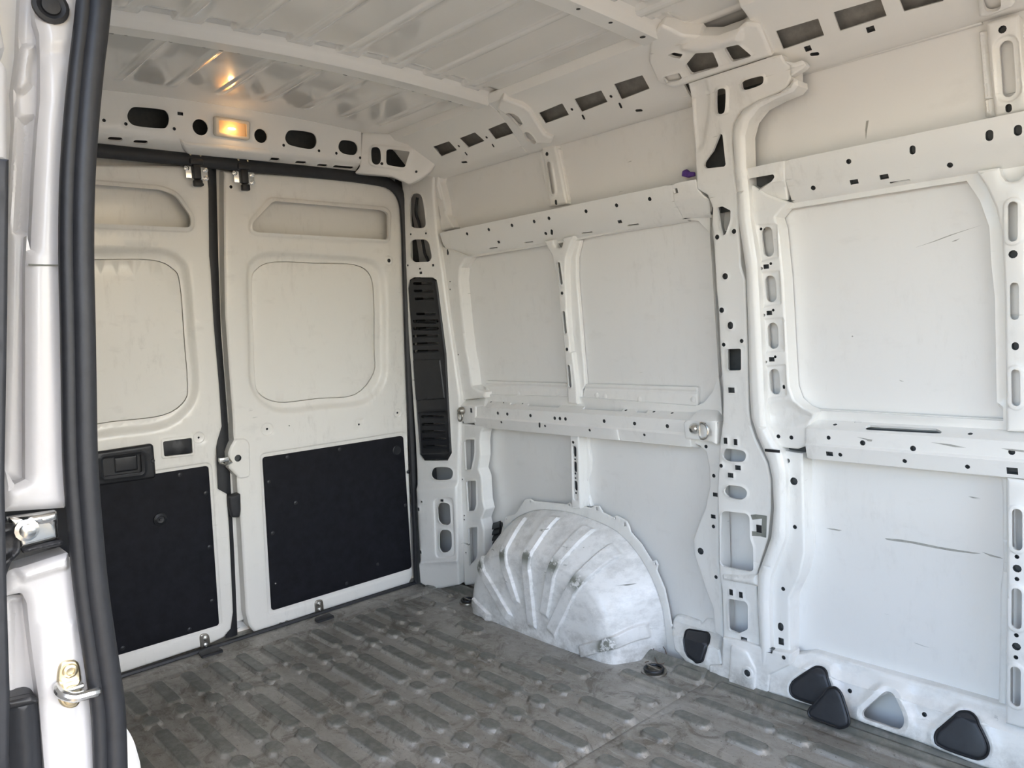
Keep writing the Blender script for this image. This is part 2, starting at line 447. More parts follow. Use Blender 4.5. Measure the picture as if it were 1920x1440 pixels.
def glass_mat():
    m, nt, b = nmat('dark_window_glass'); b.inputs['Base Color'].default_value = (.03, .035, .045, 1); b.inputs['Roughness'].default_value = .04; b.inputs['Coat Weight'].default_value = 1
    return m
M_GLASS = glass_mat()
def lens_mat():
    m, nt, b = nmat('lamp_lens'); b.inputs['Base Color'].default_value = (1, .93, .82, 1); b.inputs['Roughness'].default_value = .12
    b.inputs['Transmission Weight'].default_value = .85; b.inputs['IOR'].default_value = 1.2
    bp = nt.nodes.new('ShaderNodeBump'); bp.inputs['Strength'].default_value = .3; bp.inputs['Distance'].default_value = .002
    wv = nt.nodes.new('ShaderNodeTexWave'); wv.inputs['Scale'].default_value = 55; wv.bands_direction = 'Y'
    g = nt.nodes.new('ShaderNodeNewGeometry'); nt.links.new(g.outputs['Position'], wv.inputs['Vector']); nt.links.new(wv.outputs['Fac'], bp.inputs['Height']); nt.links.new(bp.outputs[0], b.inputs['Normal'])
    return m
def bulb_mat():
    m, nt, b = nmat('lit_bulb'); b.inputs['Base Color'].default_value = (1, .6, .25, 1); b.inputs['Emission Color'].default_value = (1, .46, .12, 1); b.inputs['Emission Strength'].default_value = 9
    return m
M_LENS = lens_mat(); M_BULB = bulb_mat()
M_LAMPW = plain('lamp_surround_plastic', (.62, .58, .50), .4, 0, .05)
M_REFL = plain('lamp_reflector', (.85, .72, .5), .35, .4, .05)
def ground_mat():
    m, nt, b = nmat('sunlit_concrete')
    c = mix(nt, noise(nt, 1.5, 8, .6), (.32, .24, .145), (.42, .325, .205)); nt.links.new(c, b.inputs['Base Color']); b.inputs['Roughness'].default_value = .9
    return m
M_GROUND = ground_mat()
# ------------------------------------------------------------------ outdoors
def grid_obj(name, X, Y, Zf, mat, parent=None, flip=False):
    nx, ny = len(X), len(Y); A, B = np.meshgrid(X, Y, indexing='ij'); V = Zf(A.ravel(), B.ravel())
    i, j = np.meshgrid(np.arange(nx-1), np.arange(ny-1), indexing='ij'); k = (i*ny+j).ravel()
    F = np.stack([k, k+ny, k+ny+1, k+1], 1)
    if flip: F = F[:, ::-1]
    return mesh_obj(name, V, F.tolist(), mat, parent)
def gz(a, b): return np.stack([a, b, -.58+.012*np.sin(a*1.7)*np.cos(b*1.3)], 1)
g = grid_obj('ground', np.linspace(-30, 30, 31), np.linspace(-30, 30, 31), gz, M_GROUND)
tag(g, 'sunlit pale concrete ground outside the open van', 'ground', kind='structure')
# ------------------------------------------------------------------ side wall skin
SK = Prof('x', [(1.872, -.30), (1.884, .48), (1.872, .56), (1.868, .80), (1.835, 1.46), (1.822, 1.56), (1.80, 1.74), (1.72, 1.96)])
X0, X1 = -.06, 3.15
uv = [(X0, 0), (X1, 0), (X1, SK.cum[-1]), (X0, SK.cum[-1])]
wall_right = sheet('wall_right', None, M_SKIN, SK, uv, step=.12, depth=.003, roll=0)
tag(wall_right, 'white painted side wall of the van with ribs, rails and blanked window panels', 'wall', kind='structure')
# ------------------------------------------------------------------ ceiling with pressed channels
CHY = [.078+.1505*k for k in range(12)]
def ceil_z(x, y):
    z = 1.918-.045*((y-.935)/.85)**2
    h = np.zeros_like(y)
    pocket = .013*(np.exp(-((x-.868)/.020)**2)+np.exp(-((x-1.58)/.020)**2)+np.exp(-((x-2.43)/.020)**2))
    for c in CHY:
        d = np.abs(y-c); h = np.maximum(h, pocket*sst((.042-d)/.010))
    rib = np.zeros_like(y)
    for c in CHY:
        d = np.abs(y-c-.062); rib = np.maximum(rib, .0045*sst((.017-d)/.008))
    h = h-rib*sst((np.abs(x-.80)-.06)/.03)
    ends = sst((x-.30)/.05)
    return z+h*ends
ys = np.unique(np.round(np.concatenate([np.linspace(0, 1.87, 60)]+[np.array([c-.042, c-.037, c-.032, c, c+.032, c+.037, c+.042, c+.045, c+.049, c+.053, c+.062, c+.071, c+.075, c+.079]) for c in CHY]), 4))
ys = ys[(ys >= 0) & (ys <= 1.87)]
xs = np.unique(np.concatenate([np.linspace(-.06, 3.15, 60), np.linspace(.26, .33, 8)]+[np.linspace(c-.06, c+.06, 13) for c in (.872, 1.585, 2.435)]))
ceiling = grid_obj('ceiling', xs, ys, lambda a, b: np.stack([a, b, ceil_z(a, b)], 1), M_CEIL, flip=True)
tag(ceiling, 'glossy white painted roof skin of the van with pressed lengthwise channels', 'ceiling', kind='structure')
# roof bows: hat sections that cross the roof
def bow(x0, w=.085, y0=.03, y1=1.74):
    yy = np.linspace(y0, y1, 40); zc = 1.918-.045*((yy-.935)/.85)**2
    sec = [(-.62, .006), (-.5, -.002), (-.44, -.010), (-.36, -.026), (-.30, -.030), (.30, -.030), (.36, -.026), (.44, -.010), (.5, -.002), (.62, .006)]
    V = []; F = []; n = len(sec)
    for y, z in zip(yy, zc):
        for a, b in sec: V.append((x0+a*w, y, z+b))
    for i in range(len(yy)-1):
        for k in range(n-1): F.append((i*n+k, (i+1)*n+k, (i+1)*n+k+1, i*n+k+1))
    o = mesh_obj('roof_bow', V, F, M_CLEAN, ceiling)
    # drilled holes of the bow: black discs that paint in their dark
    return o
bow1 = bow(.80, y1=1.60); bow2 = bow(1.51, y1=1.60); bow3 = bow(2.36, y1=1.62)
def hole_disc(parent, c, axis, r=.005, name='hole'):
    ax = np.array(axis, float)/np.linalg.norm(axis)
    return mesh_obj(name, *lathe_data(np.array(c)+ax*.0006, ax, [(r, 0), (r, .0004), (r*.8, .0005)], 10), M_BLACK, parent)
BP = Plane((.80, 0, 1.887), (0, 1, 0), (-1, 0, 0))
for i, (a, b) in enumerate([(78, 113), (147, 126), (273, 147), (358, 161), (515, 189), (592, 205), (674, 220), (886, 265), (958, 280), (1055, 300), (1152, 323), (1215, 338), (1384, 380), (1442, 395), (1495, 408), (1593, 434), (1640, 448), (1712, 468), (1745, 476)]):
    p = pt(BP, 12, (a, b)); zc = 1.918-.045*((p[1]-.935)/.85)**2
    hole_disc(bow1, (.8-.033, p[1], zc-.0265), (-.5, 0, -.9), .0045 if i % 5 else .007)
for y in (1.30, 1.42, 1.55, 1.66):
    zc = 1.918-.045*((y-.935)/.85)**2
    hole_disc(bow2, (1.51+.008, y, zc-.030), (0, 0, -1), .008 if y > 1.5 else .0055)
# ------------------------------------------------------------------ floor
ROWY = [.108+.0955*k for k in range(15)]
beads = []   # (x0, x1, y, width, height)
for y in ROWY:
    for a, b in ((.172, .352), (.515, .772), (.935, 1.108), (1.292, 1.462)): beads.append((a, b, y, .047, .0125, 0))
    for c in (.427, .845, 1.195): beads.append((c-.022, c+.022, y, .050, .0125, 0))
    beads.append((.20, 1.40, y, .026, .0095, 0))
for a, b, y, w in ((.144, .317, 1.545, .035), (.545, .655, 1.572, .055), (1.003, 1.183, 1.563, .05), (1.262, 1.472, 1.664, .04), (1.385, 1.474, 1.764, .04),
                   (1.405, 1.452, 1.560, .04), (.20, .27, 1.64, .03), (.30, .36, 1.64, .035), (.18, .42, 1.64, .012), (.10, .26, 1.74, .03)):
    beads.append((a, b, y, w, .011, 0))
for k in range(15):
    y = ROWY[-1]-.02-.0905*k
    if y < .1: continue
    beads.append((1.535, 1.592, y, .046, .0125, 0)); beads.append((1.645, 2.02, y-.01, .046, .0125, 0)); beads.append((2.10, 2.16, y, .046, .0125, 0)); beads.append((2.22, 2.60, y-.01, .046, .0125, 0)); beads.append((2.66, 2.95, y, .046, .0125, 0))
for a, b, y, w in ((1.545, 1.635, 1.556, .048), (1.712, 1.81, 1.553, .048), (1.88, 2.1, 1.553, .048), (2.2, 2.5, 1.553, .048), (1.545, 1.77, 1.658, .042), (1.80, 1.87, 1.655, .042), (1.90, 2.15, 1.655, .042), (1.75, 2.8, 1.655, .014), (2.2, 2.8, 1.655, .042), (1.54, 2.9, 1.762, .034)):
    beads.append((a, b, y, w, .0125, 0))
def floor_z(x, y):
    z = np.zeros_like(x)
    for a, b, c, w, hh, _ in beads:
        m = (x > a-.05) & (x < b+.05) & (np.abs(y-c) < w/2+.02)
        if not m.any(): continue
        xx = x[m]; yy = y[m]; r = w/2
        d = np.hypot(xx-np.clip(xx, a+r*.4, b-r*.4), (yy-c))
        z[m] = np.maximum(z[m], hh*np.clip((r+.003-d)/.0085, 0, 1))
    z -= .004*np.exp(-((x-1.484)/.006)**2)+.0035*np.exp(-((x-.150)/.006)**2)
    z += np.where(x < .150, .004, 0)*sst((.150-x)/.02)+.002*np.where(x > 1.484, 1, 0)*(x < 1.52)
    z += .034*sst((y-1.760)/.040)*sst((x-.10)/.06)*(1-sst((y-1.800)/.015))
    z += .0012*np.sin(x*9.1+y*3.3)*np.sin(y*7.7-x*2.1)
    return z
FX = np.concatenate([np.arange(-.06, 2.3, .006), np.arange(2.3, 3.15, .02)]); FY = np.concatenate([np.arange(.02, .30, .02), np.arange(.30, 1.88, .0042)])
floor = grid_obj('floor', FX, FY, lambda a, b: np.stack([a, b, floor_z(a, b)], 1), M_FLOOR)
tag(floor, 'dirty scuffed grey metal van floor with raised pressed ribs', 'floor', kind='structure')
# ------------------------------------------------------------------ front end: unseen open cab, added so daylight reaches the rear doors
FRP = Plane((3.10, .935, .95), (0, -1, 0), (0, 0, 1))
wf = sheet('wall_front', None, M_CLEAN, FRP, [(-.93, -.97), (.93, -.97), (.93, .97), (-.93, .97)], [rnd([(-.74, -.35), (.74, -.35), (.74, .74), (-.74, .74)], .12)], step=.12, depth=.01)
tag(wf, 'white frame at the front end of the load space, its opening and cab added for daylight', 'wall', kind='structure')
def quad(name, q, mat): mesh_obj(name, q, [(0, 1, 2, 3)], mat, wf)
quad('added_cab_roof', [(3.09, -.02, 1.93), (4.15, -.02, 1.80), (4.15, 1.89, 1.80), (3.09, 1.89, 1.93)], M_CLEAN)
quad('added_cab_side', [(3.09, -.02, -.3), (4.9, -.02, -.3), (4.15, -.02, 1.80), (3.09, -.02, 1.93)], M_CLEAN)
quad('added_cab_side', [(3.09, 1.89, -.3), (4.9, 1.89, -.3), (4.15, 1.89, 1.80), (3.09, 1.89, 1.93)], M_CLEAN)
quad('added_cab_floor', [(3.09, -.02, -.02), (4.9, -.02, -.02), (4.9, 1.89, -.02), (3.09, 1.89, -.02)], M_CAP)
quad('added_dashboard', [(4.6, -.02, -.02), (4.6, 1.89, -.02), (4.6, 1.89, .62), (4.6, -.02, .62)], M_CAP)
# ------------------------------------------------------------------ rear wall: doors
D = Prof('y', [(-.0136, -.2), (.1428, 2.1)], -1)
wall_rear = sheet('wall_rear', None, M_PAINT, Prof('y', [(-.075, -.25), (-.06, 1.0), (.02, 1.95)], -1), [(-.0, 0), (1.885, 0), (1.885, 2.2), (0, 2.2)], step=.2, depth=.002, roll=0)
tag(wall_rear, 'white painted rear wall frame of the van round the two back doors', 'wall', kind='structure')
def mir(l): return [(1.87-u, v) for u, v in l][::-1]
r_edge = LL(D, [(4, [(60, 520)]), (4, [(60, 700), (62, 1000), (68, 1300)]), (5, [(72, 250), (85, 420), (88, 505), (72, 532), (62, 560), (66, 625), (100, 660), (108, 760), (118, 860), (140, 1240), (152, 1290), (175, 1318), (205, 1325)]),
                (0, [(505, 1193), (535, 1184), (552, 1170), (570, 1158), (585, 1152), (640, 1137), (700, 1118), (755, 1102), (768, 1094), (775, 1080), (768, 900), (763, 700), (758, 500), (757, 420), (751, 370), (735, 345), (700, 338)])])
rec_o = spl(LL(D, [(4, [(190, 1090), (215, 1010), (305, 968), (560, 980), (820, 1000), (905, 1055), (928, 1200)]), (5, [(727, 130), (718, 260), (640, 345), (460, 368), (300, 384), (215, 350), (163, 270), (155, 90)])]), 4)
rec_i = spl(LL(D, [(4, [(218, 1130), (245, 1050), (340, 1009), (570, 1016), (780, 1025), (865, 1085), (884, 1220)]), (5, [(692, 120), (690, 225), (610, 318), (450, 335), (285, 351), (200, 310), (183, 230), (178, 80)])]), 4)
uph = L(D, 4, [(318, 683), (910, 733), (938, 750), (940, 892), (232, 852), (204, 838), (206, 800)], 22)
upo = L(D, 4, [(300, 662), (930, 715), (958, 745), (952, 908), (225, 870), (190, 845), (192, 790)], 30)
trim_r = L(D, 5, [(208, 580), (800, 488), (836, 1046), (246, 1226)], 14)
def lipset(loop): return (loop, 'lip', .006, .004)
def screwhole(S, z, p, r=.004): return disc(S, z, p, r, 8)
def rear_door(name, outline, holes, feats, up, ri, label):
    d = sheet(name, None, M_DOOR, D, outline, holes=holes, feats=feats, step=.022, depth=.05, hdepth=.012, roll=.006)
    tag(d, label, 'door', kind='structure')
    # skin that shows behind the cut-outs, and the window blank
    sheet('outer_panel', d, M_DOOR, D, [(min(u for u, v in outline)+.01, .25), (max(u for u, v in outline)-.01, .25), (max(u for u, v in outline)-.01, 2.0), (min(u for u, v in outline)+.01, 2.0)], step=.15, depth=.002, roll=0, h0=-.048)
    C = np.mean(np.array(ri), 0); big = [tuple(C+(np.array(p)-C)*.993) for p in ri]
    sheet('window_panel', d, M_DOOR, D, big, step=.05, depth=.006, roll=.002, h0=-.0235)
    return d
feats_r = [(rec_o, 'step', .026, -.022), lipset(uph), (upo, 'step', .008, .005), (L(D, 5, [(198, 565), (812, 470), (846, 1058), (232, 1248)], 22), 'step', .006, -.004)]
holes_r = [uph, rec_i]+[disc(D, 5, p, .0045, 8) for p in ((228, 460), (615, 441), (778, 392))]+[disc(D, 4, (946, 1004), .008, 10), disc(D, 4, (95, 606), .006, 8), disc(D, 5, (101, 582), .013, 12), disc(D, 5, (320, 446), .002, 6)]
feats_r += [(disc(D, 5, (228, 461), .024, 18), 'step', .004, -.003), (disc(D, 5, (778, 392), .018, 16), 'step', .004, -.003), (disc(D, 4, (946, 1004), .019, 16), 'step', .004, .003),
            (L(D, 5, [(600, 420), (633, 416), (636, 465), (602, 468)], 6), 'step', .003, -.002), (L(D, 5, [(72, 505), (132, 500), (150, 520), (152, 660), (110, 668), (60, 640), (55, 560)], 14), 'step', .006, .006)]
door_1 = rear_door('door_1', r_edge, holes_r, feats_r, uph, rec_i, 'white painted right-hand back door with black lower board and two pressed panels')
l_edge = LL(D, [(1, [(500, 925), (1100, 935), (1150, 950), (1168, 990), (1176, 1060), (1180, 1440)]), (2, [(1188, 200), (1205, 500), (1235, 850), (1250, 1080), (1226, 1160), (1212, 1240), (1218, 1330), (1225, 1430)]),
                (3, [(1096, 120), (1108, 300), (1115, 450), (1126, 690), (1115, 770), (1080, 812), (1010, 845), (540, 1000)])])
ymin = .155
v0 = l_edge[0][1]; v1 = l_edge[-1][1]
l_out = l_edge+[(ymin+.04, v1), (ymin, v1+.05), (ymin, v0-.06), (ymin+.06, v0)]
uph_l = L(D, 1, [(560, 1040), (900, 1068), (985, 1100), (1072, 1225), (1068, 1282), (560, 1257)], 18)
# the hidden left end of the cut-out mirrors the other door
ml = mir(uph); umin = min(u for u, v in ml)
top = [p for p in uph_l if p[0] > .45]
uph_l = [p for p in rnd([(umin, D.hit(zp(1, (500, 1257)))[1]), (umin, D.hit(zp(1, (500, 1036)))[1]), D.hit(zp(1, (900, 1068))), D.hit(zp(1, (985, 1100))), D.hit(zp(1, (1072, 1225))), D.hit(zp(1, (1068, 1282)))], .018)]
upo_l = [tuple(np.array(p)) for p in offset(uph_l, -.014)]
slotb = L(D, 2, [(915, 1163), (1078, 1142), (1083, 1230), (922, 1248)], 12)
trim_l_uv = [D.hit(zp(2, (1172, 1300))), D.hit(zp(3, (1056, 750))), D.hit(zp(3, (535, 905))), D.hit(zp(2, (515, 1400)))]
tl = rnd([(.24, trim_l_uv[3][1]), (.24, trim_l_uv[2][1]), trim_l_uv[1], trim_l_uv[0]], .012)
rec_ol, rec_il = mir(rec_o), mir(rec_i)
feats_l = [(rec_ol, 'step', .026, -.022), lipset(uph_l), (upo_l, 'step', .008, .005), (offset(tl, -.012 if True else 0).tolist(), 'step', .006, -.004), (L(D, 2, [(905, 1150), (1090, 1130), (1095, 1240), (910, 1260)], 14), 'step', .005, .003), (disc(D, 2, (1119, 1142), .020, 16), 'step', .004, -.003)]
holes_l = [uph_l, rec_il, slotb, disc(D, 2, (1119, 1142), .004, 8), disc(D, 1, (1138, 1038), .006, 8)]
door_2 = rear_door('door_2', l_out, holes_l, feats_l, uph_l, rec_il, 'white painted left-hand back door with black inner handle above a black board')
# black boards screwed to the doors, rivets, round plug
def board(door, loop, rivets, z):
    b = sheet('trim_board', door, M_BOARD, D, loop, step=.06, depth=.008, roll=.003, h0=.0045)
    for p in rivets:
        c = pt(D, z, p, .0045); mesh_obj('rivet', *lathe_data(c, (1, 0, -.06), [(.008, 0), (.0075, .0015), (.004, .003), (.0005, .0034)], 10), M_BLACK, b)
    return b
b1 = board(door_1, trim_r, [(232, 682), (248, 898), (310, 578), (530, 545), (808, 780), (560, 1110), (345, 770), (690, 1030), (820, 640)], 5)
c = pt(D, 5, (771, 549), .0045); mesh_obj('plug', *lathe_data(c, (1, 0, -.06), [(.021, 0), (.021, .002), (.018, .004), (.013, .003), (.0005, .003)], 18), M_BLACK, b1)
c = pt(D, 5, (260, 1110), .0045); mesh_obj('screw', *lathe_data(c, (1, 0, -.06), [(.004, 0), (.003, .002), (.0005, .0024)], 8), M_CHROME, b1)
b2 = board(door_2, tl, [(865, 25), (990, 113), (1008, 373), (1020, 632), (912, 770), (590, 860)], 3)
c = pt(D, 3, (770, 240), .0045); mesh_obj('plug', *lathe_data(c, (1, 0, -.06), [(.024, 0), (.022, .004), (.014, .008), (.012, .005), (.004, .004), (.0035, .009), (.0005, .0095)], 18), M_BLACK, b2)
# inner pull handle of the left door
hp = L(D, 2, [(522, 1222), (855, 1172), (872, 1365), (530, 1412)], 22)
hh = L(D, 2, [(570, 1258), (785, 1228), (792, 1332), (577, 1358)], 12)
hd = sheet('handle', door_2, M_BLACK, D, hp, holes=[hh], feats=[(offset(hh, -.008).tolist(), 'lip', .005, .004)], step=.02, depth=.016, hdepth=.03, roll=.006, h0=.016)
sheet('handle_cup', hd, M_BLACK, D, [tuple(p) for p in offset(hh, -.002)], step=.03, depth=.002, roll=0, h0=.003)
sheet('handle_grip', hd, M_BLACK, D, L(D, 2, [(632, 1250), (775, 1230), (778, 1325), (640, 1345)], 10), step=.02, depth=.008, roll=.006, h0=.006)
for p in ((550, 1310), (851, 1268)): mesh_obj('screw', *lathe_data(pt(D, 2, p, .016), (1, 0, -.06), [(.007, 0), (.006, .002), (.0005, .0022)], 10), M_BLACK, hd)
sheet('slot_dark', door_2, M_BLACK, D, [tuple(p) for p in offset(slotb, .001)], step=.05, depth=.004, roll=.002, h0=-.002)  # black sheet that paints the dark inside the door slot
# lower hinge plates with two bolts and a black foot on each door
def plate(door, z, cpts, bl, foot):
    pl = sheet('latch_plate', door, M_STEEL, D, L(D, z, cpts, 20), step=.02, depth=.004, roll=.002, h0=.006)
    for p in bl: bolt('bolt', pl, M_CHROME, pt(D, z, p, .006), (1, 0, -.06), .007, .006)
    V, F = sheet_data(Plane((0, 0, .008), (1, 0, 0), (0, 1, 0)), L(Plane((0, 0, .008), (1, 0, 0), (0, 1, 0)), z, foot, 6), step=.03, depth=.01, roll=.003, h0=.006)
    mesh_obj('foot', V, F, M_RUB, pl)
plate(door_2, 3, [(960, 795), (1005, 788), (1015, 860), (967, 872)], ((988, 811), (989, 845)), [(955, 885), (1050, 858), (1078, 875), (975, 908)])
plate(door_1, 5, [(425, 1185), (460, 1175), (465, 1240), (430, 1248)], ((443, 1195), (445, 1220)), [(425, 1262), (490, 1240), (512, 1252), (440, 1275)])
# cut-out painted on as a black sheet, with pin and two bolts at the foot of the right door
co = sheet('latch_hole_dark', door_1, M_BLACK, D, L(D, 5, [(252, 1328), (256, 1300), (272, 1292), (288, 1300), (284, 1322)], 5), step=.02, depth=.004, roll=.001, h0=.003)
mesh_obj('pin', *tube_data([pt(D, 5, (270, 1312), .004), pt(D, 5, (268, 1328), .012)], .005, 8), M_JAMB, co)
for p in ((282, 1284), (308, 1275)): bolt('bolt', door_1, M_STEEL, pt(D, 5, p, .002), (1, 0, -.06), .007, .004)
# centre latch: striker, rubber buffer and its dark gap
lt = mesh_obj('centre_latch', *join([box_data(pt(D, 2, (1250, 1262), .012), (.02, .035, .018), bev=.004), tube_data([pt(D, 2, (1230, 1282), .01), pt(D, 2, (1255, 1290), .028), pt(D, 2, (1285, 1275), .028), pt(D, 2, (1275, 1250), .01)], .005, 8)]), M_CHROME, door_2)
bf = sheet('rubber_buffer', door_1, M_RUB, D.shift(-.0), L(D, 5, [(58, 740), (108, 728), (110, 800), (105, 830), (72, 830), (62, 790)], 8), step=.02, depth=.02, roll=.006, h0=.018)
# ------------------------------------------------------------------ black seal round the door opening and in the gap
sp = spl([(60, 272), (180, 283), (340, 299), (470, 313), (600, 325), (690, 336), (728, 346), (750, 372), (757, 420), (761, 550), (766, 700), (773, 850), (779, 1000), (781, 1096)], 5, False)
path = np.array([pt(D, 0, p, .012) for p in sp])
mesh_obj('door_seal', *tube_data(path, .02, 12, flat=((1, 0, -.06), .0225, .014)), M_RUB, wall_rear)
gp = [pt(D, 0, p, -.04) for p in ((401, 312), (405, 480), (410, 620), (424, 800), (428, 900), (436, 1050), (442, 1200))]
mesh_obj('gap_seal', *tube_data(gp, .02, 10, flat=((1, 0, -.06), .024, .008)), M_RUB, wall_rear)
gs = Plane((.0, 0, .012), (1, 0, 0), (0, 1, 0))
mesh_obj('sill_seal', *tube_data([(.014, y, .006) for y in np.linspace(.16, 1.76, 20)], .01, 8), M_RUB, wall_rear)
# ------------------------------------------------------------------ header beam above the doors
H = Prof('y', [(.118, 1.752), (.172, 1.782), (.178, 1.79), (.197, 1.93)], -1)
bulge = L(H, 12, [(368, 612), (420, 640), (760, 668), (800, 680), (790, 705), (775, 760), (360, 730), (395, 660)], 20)
hh_ = [L(H, 12, [(140, 520), (155, 490), (185, 482), (290, 492), (318, 505), (328, 535), (318, 570), (290, 578), (185, 568), (150, 550)], smooth=True),
       disc(H, 12, (468, 573), .026, 18), disc(H, 12, (740, 612), .024, 18),
       L(H, 12, [(850, 620), (862, 592), (890, 586), (960, 595), (985, 610), (992, 640), (980, 665), (950, 670), (885, 657), (860, 645)], smooth=True),
       L(H, 12, [(1090, 655), (1100, 635), (1120, 631), (1155, 637), (1172, 652), (1176, 675), (1165, 695), (1140, 697), (1110, 690), (1093, 675)], smooth=True)]
hh_ += [disc(H, 12, p, .0055, 8) for p in ((35, 542), (133, 558), (351, 580), (843, 654), (1002, 679), (1080, 690), (1187, 710))]+[sq(H, 12, (378, 512), .009, .005)]
und = [slot(H, 12, a, b, .017) for a, b in (((65, 622), (105, 624)), ((180, 636), (220, 638)), ((790, 714), (815, 716)), ((905, 729), (935, 731)), ((1003, 742), (1030, 744)), ((1075, 748), (1148, 754)))]
hu0, hu1 = .10, H.hit(zp(12, (1195, 690)))[0]
header = sheet('header_beam', wall_rear, M_CLEAN, H, [(hu0, .002), (hu1, .002), (hu1, H.cum[-1]), (hu0, H.cum[-1])], holes=hh_+und+[disc(H, 12, (-40, 495), .026, 16)], step=.03, depth=.02, hdepth=.005, roll=.002, lip=.006)
sheet('latch_carrier', wall_rear, M_CLEAN, H, L(H, 12, [(372, 618), (402, 640), (560, 652), (775, 672), (800, 690), (778, 726), (410, 692), (388, 668)], 10), step=.025, depth=.012, roll=.009, h0=.010)
# a dark backing box puts the shade of the beam's hollow into colour
mesh_obj('beam_back', *box_data((.075, .93, 1.87), (.02, 1.7, .2), bev=0), M_ECOAT_SHADE, wall_rear)
# corner gusset with two holes between header and roof rail
GA = Plane(pt(H, 12, (1195, 690)), (.32, .40, 0), (0, 0, 1))
go = L(GA, 4, [(800, 305), (960, 318), (1130, 325), (1205, 370), (1222, 430), (1212, 472), (1170, 522), (1120, 560), (1060, 590), (960, 545), (760, 530), (790, 500)], 14)
gh = [L(GA, 4, [(853, 420), (858, 398), (872, 392), (890, 395), (903, 415), (905, 465), (895, 484), (875, 487), (858, 470)], smooth=True), L(GA, 4, [(935, 410), (950, 403), (1062, 418), (1035, 502), (1015, 503), (942, 490), (934, 475)], 10), disc(GA, 4, (911, 483), .006, 8), disc(GA, 4, (1096, 525), .005, 8)]
sheet('corner_gusset', wall_rear, M_CLEAN, GA, go, holes=gh, feats=[(L(GA, 4, [(840, 400), (860, 380), (1070, 395), (1085, 410), (1040, 510), (1020, 520), (860, 495), (840, 480)], 12), 'step', .008, .005)], step=.025, depth=.03, hdepth=.008, roll=.005, lip=.006)
# ------------------------------------------------------------------ rear corner pillar
DP = Prof('x', [(0, 0), (1, 0)])
A0 = np.array((.055, 1.742, 0)); B0 = np.array((.315, 1.806, 0))
PD = Plane(A0, B0-A0, (.03, -.02, 1))
po = LL(PD, [(4, [(1005, 530), (1060, 510), (1150, 490), (1205, 470), (1222, 510), (1190, 560), (1188, 640), (1205, 850), (1235, 1060), (1265, 1300)]), (7, [(200, 60), (235, 300), (235, 440), (228, 700), (238, 1000), (240, 1310), (95, 1338), (30, 1300), (8, 1000), (2, 700)]), (5, [(850, 500), (830, 200), (815, 0)]), (4, [(1045, 1300), (1030, 1000), (1025, 800), (1020, 640)])])
vent_loop = LL(PD, [(4, [(1052, 1150), (1060, 1108), (1085, 1094), (1185, 1094), (1208, 1108), (1216, 1150), (1245, 1380)]), (5, [(985, 140), (1003, 480), (1008, 560), (990, 593), (890, 593), (872, 570), (858, 380), (845, 200), (836, 60)])])
ph = [L(PD, 4, [(1062, 690), (1072, 655), (1090, 642), (1120, 648), (1135, 690), (1148, 790), (1145, 820), (1125, 828), (1080, 825), (1065, 800)], smooth=True),
      L(PD, 4, [(1065, 905), (1080, 890), (1150, 890), (1168, 910), (1182, 985), (1170, 1010), (1085, 1013), (1065, 990)], 12), vent_loop,
      L(PD, 5, [(920, 650), (928, 628), (950, 620), (990, 621), (1010, 635), (1010, 658), (995, 672), (950, 675), (928, 668)], smooth=True),
      L(PD, 5, [(955, 785), (965, 768), (990, 765), (1008, 775), (1012, 850), (1000, 862), (972, 858), (958, 840)], 10),
      L(PD, 5, [(962, 895), (975, 880), (1000, 880), (1015, 892), (1016, 955), (1003, 973), (975, 978), (963, 960)], 10)]
ph += [disc(PD, 4, p, .0045, 8) for p in ((1068, 862), (1150, 857), (1052, 1030), (1118, 1048))]+[sq(PD, 4, (1189, 1029), .005), sq(PD, 4, (1123, 1070), .007, .005), sq(PD, 7, (154, 854), .008, .005), sq(PD, 7, (47, 860), .004), sq(PD, 7, (30, 900), .005, .007), sq(PD, 7, (41, 1131), .005, .007)]
pf = [(L(PD, 5, [(940, 750), (1020, 745), (1030, 990), (950, 1000)], 20), 'step', .006, -.004), (L(PD, 5, [(862, 705), (1040, 690), (1075, 1010), (880, 1020)], 10), 'step', .03, .018), (L(PD, 5, [(870, 1020), (1060, 1005), (1060, 1140), (880, 1140)], 10), 'step', .015, .014)]
corner_pillar = sheet('corner_pillar', wall_rear, M_PAINT, PD, po, holes=ph, feats=pf, step=.022, depth=.05, hdepth=.006, roll=.006, lip=.006)
# ------------------------------------------------------------------ black vent grille in the pillar
vc = PD.pos(np.array([np.mean([p[0] for p in vent_loop])]), np.array([min(p[1] for p in vent_loop)]), np.array([0.]))[0]
vent = thing('vent_grille', vc, 'tall black plastic vent grille set into the rear corner pillar', 'vent')
cv = np.mean(np.array(vent_loop), 0); vin = [tuple(cv+(np.array(p)-cv)*np.array((.965, .99))) for p in vent_loop]
slots = []
def vslot(z, x0, x1, y, dy, w=.010):
    slots.append(slot(PD, z, (x0, y), (x1, y+dy), w))
for y in (1128, 1168, 1210, 1292, 1334, 1372): vslot(4, 1090+(y-1128)*.10, 1185+(y-1128)*.10, y, 2, .012)
for y in (5, 36, 68, 101, 132): vslot(5, 850, 950, y, -2, .012)
for y in (408, 440, 471, 502, 533): vslot(5, 882+(y-408)*.05, 972+(y-408)*.08, y, 0, .012)
raised = L(PD, 5, [(848, 168), (960, 166), (980, 330), (860, 338)], 6)
vb = sheet('grille_body', vent, M_BLACK, PD, vin, holes=slots, feats=[(raised, 'step', .004, .004), (L(PD, 5, [(868, 390), (988, 385), (998, 560), (878, 565)], 8), 'step', .005, -.004)], step=.03, depth=.012, hdepth=.012, roll=.005, h0=.006)
